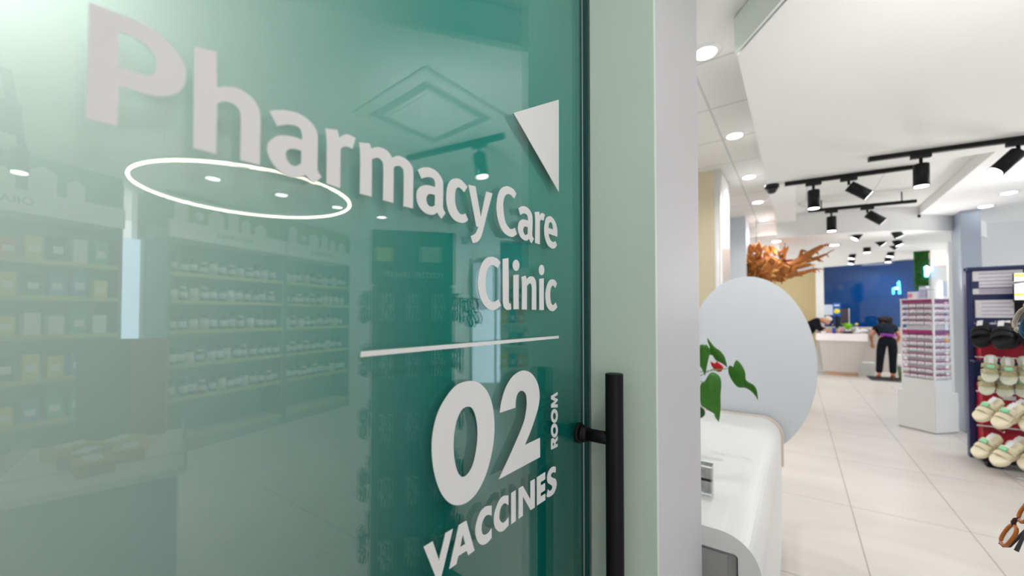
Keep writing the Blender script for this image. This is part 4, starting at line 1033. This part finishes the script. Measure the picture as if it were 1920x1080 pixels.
PP = Proto(sandal(mat('white_foam', srgb(236, 238, 230), .5), mat('floral_strap', srgb(232, 190, 150), .5, noise=.8, nscale=70), mat('floral_bed', srgb(222, 226, 200), .5, noise=.25, nscale=50)))
def peg(x, z, L):
    MB().tube([(x - 1.4, -.165, z), (x - 1.4, -L, z), (x - 1.4, -L - .01, z + .015)], .004, M_chrome, n=6).build('peg', gd)
for z in (.36, .69, 1.02, 1.345):
    MB().box((.0, -.17, z - .006), (1.3, -.16, z + .006), M_chrome).build('peg_bar', gd)
k = 0
for z, xs, yy, what in ((.23, (1.425, 1.505, 1.585, 1.665, 1.745), 5.56, 'bottom'), (.56, (1.445, 1.525, 1.605, 1.685, 1.765), 5.58, 'upper')):
    for j, x in enumerate(xs):
        PC.place((x, yy - .13 * (j % 2), z - .02 * (j % 2)), orient((-.62, -.34, -.70), (-.62, -.68, .35)), f'cream sandal in the {what} cream row, {ORD[j]} from the grey pillar', 'cream sandals on the rack', scale=1.15)
    for x in xs[1::2]:
        peg(x, z + .13, 5.95 - yy + .02)
for j in range(4):
    for i, z in enumerate((.955, .825)):
        PP.place((1.44 + j * .104, 5.57 + .085 * i, z - .015 * (j % 2)), orient((-.12 + .08 * (j % 3), -.25, -.95), (-.2, -.92, .2)), f'white floral sandal, {"higher" if i == 0 else "lower"} of the two floral rows, {ORD[j]} from the grey pillar', 'white floral sandals on the rack', scale=1.05)
    if j % 2: peg(1.44 + j * .104, 1.03, .30)
for j, x in enumerate((1.425, 1.51, 1.595, 1.68, 1.765)):
    PK.place((x, 5.66 - .17 * (j % 2), 1.25), orient((-.25, -.72, -.66), (-.45, -.55, .70)), f'black sandal in the row under the size charts, {ORD[j]} from the grey pillar', 'black sandals on the rack', scale=1.3)
    if j % 2: peg(x, 1.355, .26)

# ================================================================ READING-GLASSES SPINNER
sp = thing('glasses_spinner', 'black rotating tower of reading glasses, mirrored large in the glass door', 'display stand', (.72, 1.30, 0), R(40.5))
SP = Matrix.Translation((.72, 1.30, 0)) @ Matrix.Rotation(R(40.5), 4, 'Z')
MB().box((-.16, -.16, .20), (.16, .16, 1.62), M_blackp).build('column', sp, bevel=.01)
MB().box((-.182, -.182, 1.56), (.182, .182, 1.80), M_blackp).build('header_sign', sp, bevel=.006)
MB().lathe([(.30, 0), (.30, .03), (.05, .06), (.05, .20)], M_black, n=32).build('base', sp)
for s in (-1, 1):
    MB().box((-.175, s * .167 - .012, .22), (-.1605, s * .167 + .012, 1.55), M_slate).build('side_strip', sp)
text_part('brand_lettering', 'FOSTER GRANT', .035, M_paper, Matrix.Translation((-.1825, 0, 1.59)) @ Matrix.Rotation(-PI / 2, 4, 'Z') @ Matrix.Rotation(PI / 2, 4, 'X'), sp)
MB().box((-.185, -.16, 1.66), (-.1825, -.09, 1.72), mat('yellow_card', srgb(226, 220, 60), .5)).build('price_card', sp)
MB().box((-.185, .03, 1.66), (-.1825, .12, 1.73), M_card).build('leaflet', sp)
def rimloop(cx, w, h, n=20, e=2.6):
    out = []
    for i in range(n):
        a = 2 * PI * i / n; c, s = math.cos(a), math.sin(a)
        out.append((cx + w * abs(c) ** (2 / e) * (1 if c >= 0 else -1), 0, h * abs(s) ** (2 / e) * (1 if s >= 0 else -1)))
    return out
def glasses(mf, mt, mbz, card=True, thick=.0034):
    r = thing('reading_glasses', 'x', 'glasses')
    for s in (-1, 1):
        rim = MB().tube(rimloop(s * .034, .026, .019), thick, mf, n=7, closed=True).build('rim', r)
        MB().prism([(p[0], p[2]) for p in rimloop(s * .034, .0245, .0175)], -.0006, .0006, M_lens, XZ).build('lens', rim)
        MB().tube([(s * .062, .0, .008), (s * .066, .006, .008), (s * .058, .012, .004), (-s * .02, .016, -.004), (-s * .055, .017, -.014)], [.0036, .0036, .0034, .003, .004], mt, n=6).build('temple', r)
    MB().tube([(-.010, 0, .004), (-.004, -.003, .008), (.004, -.003, .008), (.010, 0, .004)], thick * 1.2, mbz, n=7).build('bridge', r)
    if card:
        MB().box((-.06, .024, -.024), (.062, .0252, .026), M_card).build('price_card', r)
    return r
M_cardlt = None
PG = Proto(glasses(M_black, M_black, M_black))
ZS = (.38, .65, .93, 1.21, 1.46)
for z in ZS:
    for j in range(3):
        PG.place(SP @ Vector((-.205, (j - 1) * .112, z)), (0, PI / 2, -PI / 2 + R(40.5)), 'black reading glasses on the spinner face mirrored in the door', 'glasses on the spinner')
        MB().tube([(-.155, (j - 1) * .112, z + .075), (-.225, (j - 1) * .112, z + .075)], .003, M_chrome, n=6).build('hook', sp)
PS = Proto(glasses(M_brown, M_black, M_black, card=False))
for z in ZS:
    for sgn in (-1, 1):
        for j in range(3):
            if sgn == 1 and j == 0: continue
            PS.place(SP @ Vector(((j - 1) * .10, sgn * (.215 + .02 * (j % 2)), z - .012 * (j % 2))), (R(8 * sgn), PI / 2, (0 if sgn < 0 else PI) + R(95 - 30 * j)), 'dark reading glasses jutting from the spinner side, mirrored in the door', 'glasses on the spinner')
            MB().tube([((j - 1) * .10, sgn * .155, z + .07), ((j - 1) * .10, sgn * .235, z + .07)], .003, M_chrome, n=6).build('hook', sp)
def place_axes(r, c, ax, nrm):
    x = Vector(ax).normalized(); y = -Vector(nrm); y = (y - x * y.dot(x)).normalized(); z = x.cross(y)
    r.location = c; r.rotation_euler = Matrix((x, y, z)).transposed().to_euler()
ag = glasses(M_amber, M_slate, M_brown, card=False, thick=.0036)
tag(ag, 'amber orange reading glasses hanging at the lower edge of the spinner')
place_axes(ag, (.394, 1.39, .955), (.37, -.10, .92), (-.99, .04, .1))
tg = glasses(M_teal, M_teal, M_teal, card=False, thick=.0046)
tag(tg, 'teal blue reading glasses hanging high at the spinner edge')
place_axes(tg, (.432, 1.38, 1.43), (.25, -.1, .95), (-.75, -.6, .1))
tg2 = glasses(M_tort, M_tort, M_tort, card=False, thick=.0044)
tag(tg2, 'pale tortoiseshell reading glasses just behind the teal pair')
place_axes(tg2, (.434, 1.425, 1.445), (.30, -.1, .94), (-.85, -.4, .1))
for z in (1.05, 1.50):
    MB().tube([(-.12, .155, z), (-.16, .26, z), (-.155, .30, z - .004)], .003, M_chrome, n=6).build('hook', sp)

# ================================================================ MIRRORED SHOP WALL: three shelf bays, bottles, promo table
ZSH = [.14, .57, .91, 1.26, 1.575, 1.865]
def bay(yA, yB, label, word, hcol, dark):
    t = thing('shelf_unit', label, 'shelves', SH @ Vector((0, yA, 0)), SH.to_euler().z)
    L = yB - yA
    MB().box((.36, 0, .08), (.38, L, 2.25), mat('shelf_back', srgb(118, 128, 134), .6)).build('back_panel', t)
    for y in (0, L - .03):
        MB().box((.0, y, 0), (.38, y + .03, 2.62), mat('upright_grey', srgb(120, 128, 126), .5)).build('upright', t)
    for z in ZSH:
        s = MB().box((.0, .03, z - .025), (.36, L - .03, z), M_gloss).build('shelf', t)
        MB().box((-.012, .03, z - .03), (-.001, L - .03, z + .008), mat('price_rail', srgb(190, 184, 120), .5)).build('price_rail', s)
    MB().box((.0, .03, 0), (.36, L - .03, ZSH[0] - .03), M_grey).build('plinth', t)
    MB().box((-.03, .0, 2.22), (.38, L, 2.40), M_white).build('header_ledge', t)
    MB().box((.02, .0, 2.401), (.06, L, 2.69), hcol).build('header_board', t)
    mb = MB(); rr = random.Random(len(word)); y = .06
    while y < L - .2:
        w2 = rr.uniform(.10, .2); h = rr.uniform(.10, .2)
        if rr.random() < .7:
            mb.box((.012, y, 2.40), (.019, y + w2, 2.40 + h), M_white)
            mb.add([(.012, y, 2.40 + h), (.012, y + w2, 2.40 + h), (.012, y + w2 / 2, 2.40 + h + .05)], [(0, 1, 2)], M_white)
        else:
            mb.lathe([(w2 * .42, -.003), (w2 * .42, .003)], M_white, Matrix.Translation((.015, y + w2 / 2, 2.40 + h * .75)) @ Matrix.Rotation(PI / 2, 4, 'Y'), n=20)
        y += w2 + rr.uniform(.03, .07)
    mb.build('skyline_motif', t)
    text_part('header_lettering', word, .085, dark, Matrix.Translation((-.0305, L / 2, 2.285)) @ Matrix.Rotation(-PI / 2, 4, 'Z') @ Matrix.Rotation(PI / 2, 4, 'X'), t, .0015)
    return t
M_olive = mat('olive_board', srgb(120, 138, 60), .6, noise=.3, nscale=30)
M_gold = mat('gold_board', srgb(150, 140, 60), .6, noise=.3, nscale=30)
M_aqua = mat('aqua_board', srgb(70, 130, 150), .6, noise=.1, nscale=30)
bay(0, 1.32, 'tall shelf bay with green header, mirrored beside the bright window gap', 'NATURALS', M_olive, mat('word_green', srgb(96, 126, 50), .5))
bay(1.34, 2.50, 'tall shelf bay with golden header, mirrored next to the spinner', 'VITAMINS', M_gold, mat('word_gold', srgb(150, 120, 50), .5))
bay(-1.95, -.36, 'shelf bay with aqua header, mirrored at the pale door edge', 'ORAL CARE', M_aqua, mat('word_aqua', srgb(60, 120, 140), .5))
def bottle(c, cap, tall=.1, rad=.032):
    mb = MB().lathe([(rad, 0), (rad, tall * .78), (rad * .6, tall * .86), (rad * .62, tall * .86)], c, n=10)
    mb.lathe([(rad * .72, tall * .865), (rad * .72, tall * 1.05)], cap, n=10)
    mb.lathe([(rad * 1.01, tall * .2), (rad * 1.01, tall * .62)], M_paper, n=10)
    return mb.build('supplement_bottle')
BT = [bottle(mat(f'bottle_body_{i}', srgb(*c), .4), mat(f'bottle_cap_{i}', srgb(*d), .4), h) for i, (c, d, h) in enumerate((((40, 60, 40), (20, 24, 20), .15), ((230, 230, 220), (30, 50, 40), .14), ((90, 60, 30), (240, 240, 240), .13), ((60, 90, 110), (20, 20, 20), .16)))]
usedb = [False] * 4; rr = random.Random(11)
for (ya, yb, nm) in ((.08, 1.26, 'green-headed'), (1.42, 2.44, 'gold-headed')):
    for k, z in enumerate(ZSH[1:]):
        y = ya
        while y < yb:
            i = rr.randrange(4)
            if usedb[i]: o = BT[i].copy(); COL.objects.link(o)
            else: o = BT[i]; usedb[i] = True
            o.location = SH @ Vector((.05 + rr.uniform(0, .03), y, z + .009)); o.scale = (1.15, 1.15, rr.uniform(.9, 1.15))
            tag(o, f'small supplement bottle on the {nm} mirrored shelf bay', 'bottle', f'bottles on the {nm} shelf bay')
            y += rr.uniform(.085, .12)
rr = random.Random(21)
CT = [(230, 200, 40), (60, 170, 130), (220, 90, 60), (236, 240, 240), (70, 130, 180), (40, 60, 70)]
proto_c = []
for i, c in enumerate(CT):
    proto_c.append(MB().box((-.04, -.045, 0), (.04, .045, .17), mat(f'pack_{i}', srgb(*c), .5)).box((-.0405, -.03, .05), (-.040, .03, .10), M_paper).build('toothpaste_pack'))
usedc = [False] * 6
for k, z in enumerate(ZSH[1:]):
    for j in range(11):
        i = rr.randrange(6)
        if usedc[i]: o = proto_c[i].copy(); COL.objects.link(o)
        else: o = proto_c[i]; usedc[i] = True
        o.location = SH @ Vector((.06, -1.85 + j * .135, z + .009)); o.rotation_euler = (0, 0, SH.to_euler().z); o.scale = (1, 1, rr.uniform(.8, 1.2))
        tag(o, ['yellow', 'mint green', 'orange', 'white', 'blue', 'dark'][i] + ' toothpaste pack on the aqua-headed mirrored shelf bay', 'box', 'packs on the aqua-headed shelf bay')
for k in range(len(usedc)):
    if not usedc[k]: bpy.data.objects.remove(proto_c[k])
pt = thing('promo_table', 'low white promotion table with clear edge, mirrored in the door', 'table', (1.95, .42, 0), R(14))
MB().box((-.40, -.28, .02), (.40, .28, .70), mat('table_panel', srgb(150, 158, 158), .5)).build('cabinet', pt, bevel=.006)
MB().box((-.43, -.31, .70), (.43, .31, .725), M_gloss).build('tray', pt, bevel=.004)
for a, b in (((-.43, -.31), (.43, -.30)), ((-.43, .30), (.43, .31)), ((-.43, -.30), (-.42, .30))):
    MB().box((*a, .725), (*b, .80), M_acryl).build('clear_rail', pt)
pr = thing('promo_board', 'standing red and grey board at the end of the mirrored promotion table', 'board', (2.30, .60, .727), R(25))
MB().box((-.01, -.02, 0), (.02, .14, .56), mat('board_red', srgb(200, 70, 60), .5)).build('red_half', pr)
MB().box((-.01, -.24, 0), (.02, -.0205, .56), mat('board_grey', srgb(96, 104, 102), .5)).build('grey_half', pr)
for i, (x, y, c) in enumerate(((1.75, .36, (216, 120, 50)), (1.85, .50, (226, 150, 70)), (1.92, .36, (190, 100, 60)), (2.05, .50, (222, 206, 90)), (2.10, .33, (214, 176, 60)))):
    o = MB().box((-.08, -.06, 0), (.08, .06, .06), mat(f'snack_{i}', srgb(*c), .5)).box((-.05, -.03, .06), (.05, .03, .064), M_paper).build('snack_packet', bevel=.01)
    o.location = (x, y, .726); o.rotation_euler = (0, 0, .3 * i)
    tag(o, ['deep orange', 'light orange', 'brown orange', 'pale yellow', 'golden yellow'][i] + ' snack packet on the mirrored promotion table', 'packet', 'packets on the promotion table')
# far mirrored rack behind the lettering
fb = thing('far_rack', 'pale shop rack with aqua header and packs, mirrored behind the smaller lettering', 'shelves', (2.72, 5.52, 0), R(-35))
MB().box((0, .0, 0), (.55, .05, 2.66), M_white).build('back_panel', fb)
for z in (.6, .95, 1.3, 1.65):
    MB().box((0, -.28, z - .02), (.55, -.001, z), M_gloss).build('shelf', fb)
MB().box((0, -.06, 2.2), (.55, -.001, 2.62), M_aqua).build('header_board', fb)
FM = Matrix.Translation((2.72, 5.52, 0)) @ Matrix.Rotation(R(-35), 4, 'Z')
for k, z in enumerate((.6, .95, 1.3, 1.65)):
    for j in range(4):
        i = (k * 3 + j * 2) % 6
        o = MB().box((-.05, -.05, 0), (.05, .05, .2), mat(f'pack_{i}', srgb(*CT[i]), .5)).box((-.03, -.051, .05), (.03, -.0505, .12), M_paper).build('shelf_pack')
        o.location = FM @ Vector((.08 + j * .13, -.14, z + .002)); o.rotation_euler = (0, 0, R(-35))
        tag(o, f'pack on the far mirrored rack, {ORD[k]} shelf from below, {ORD[j]} from the window', 'box', 'packs on the far mirrored rack')
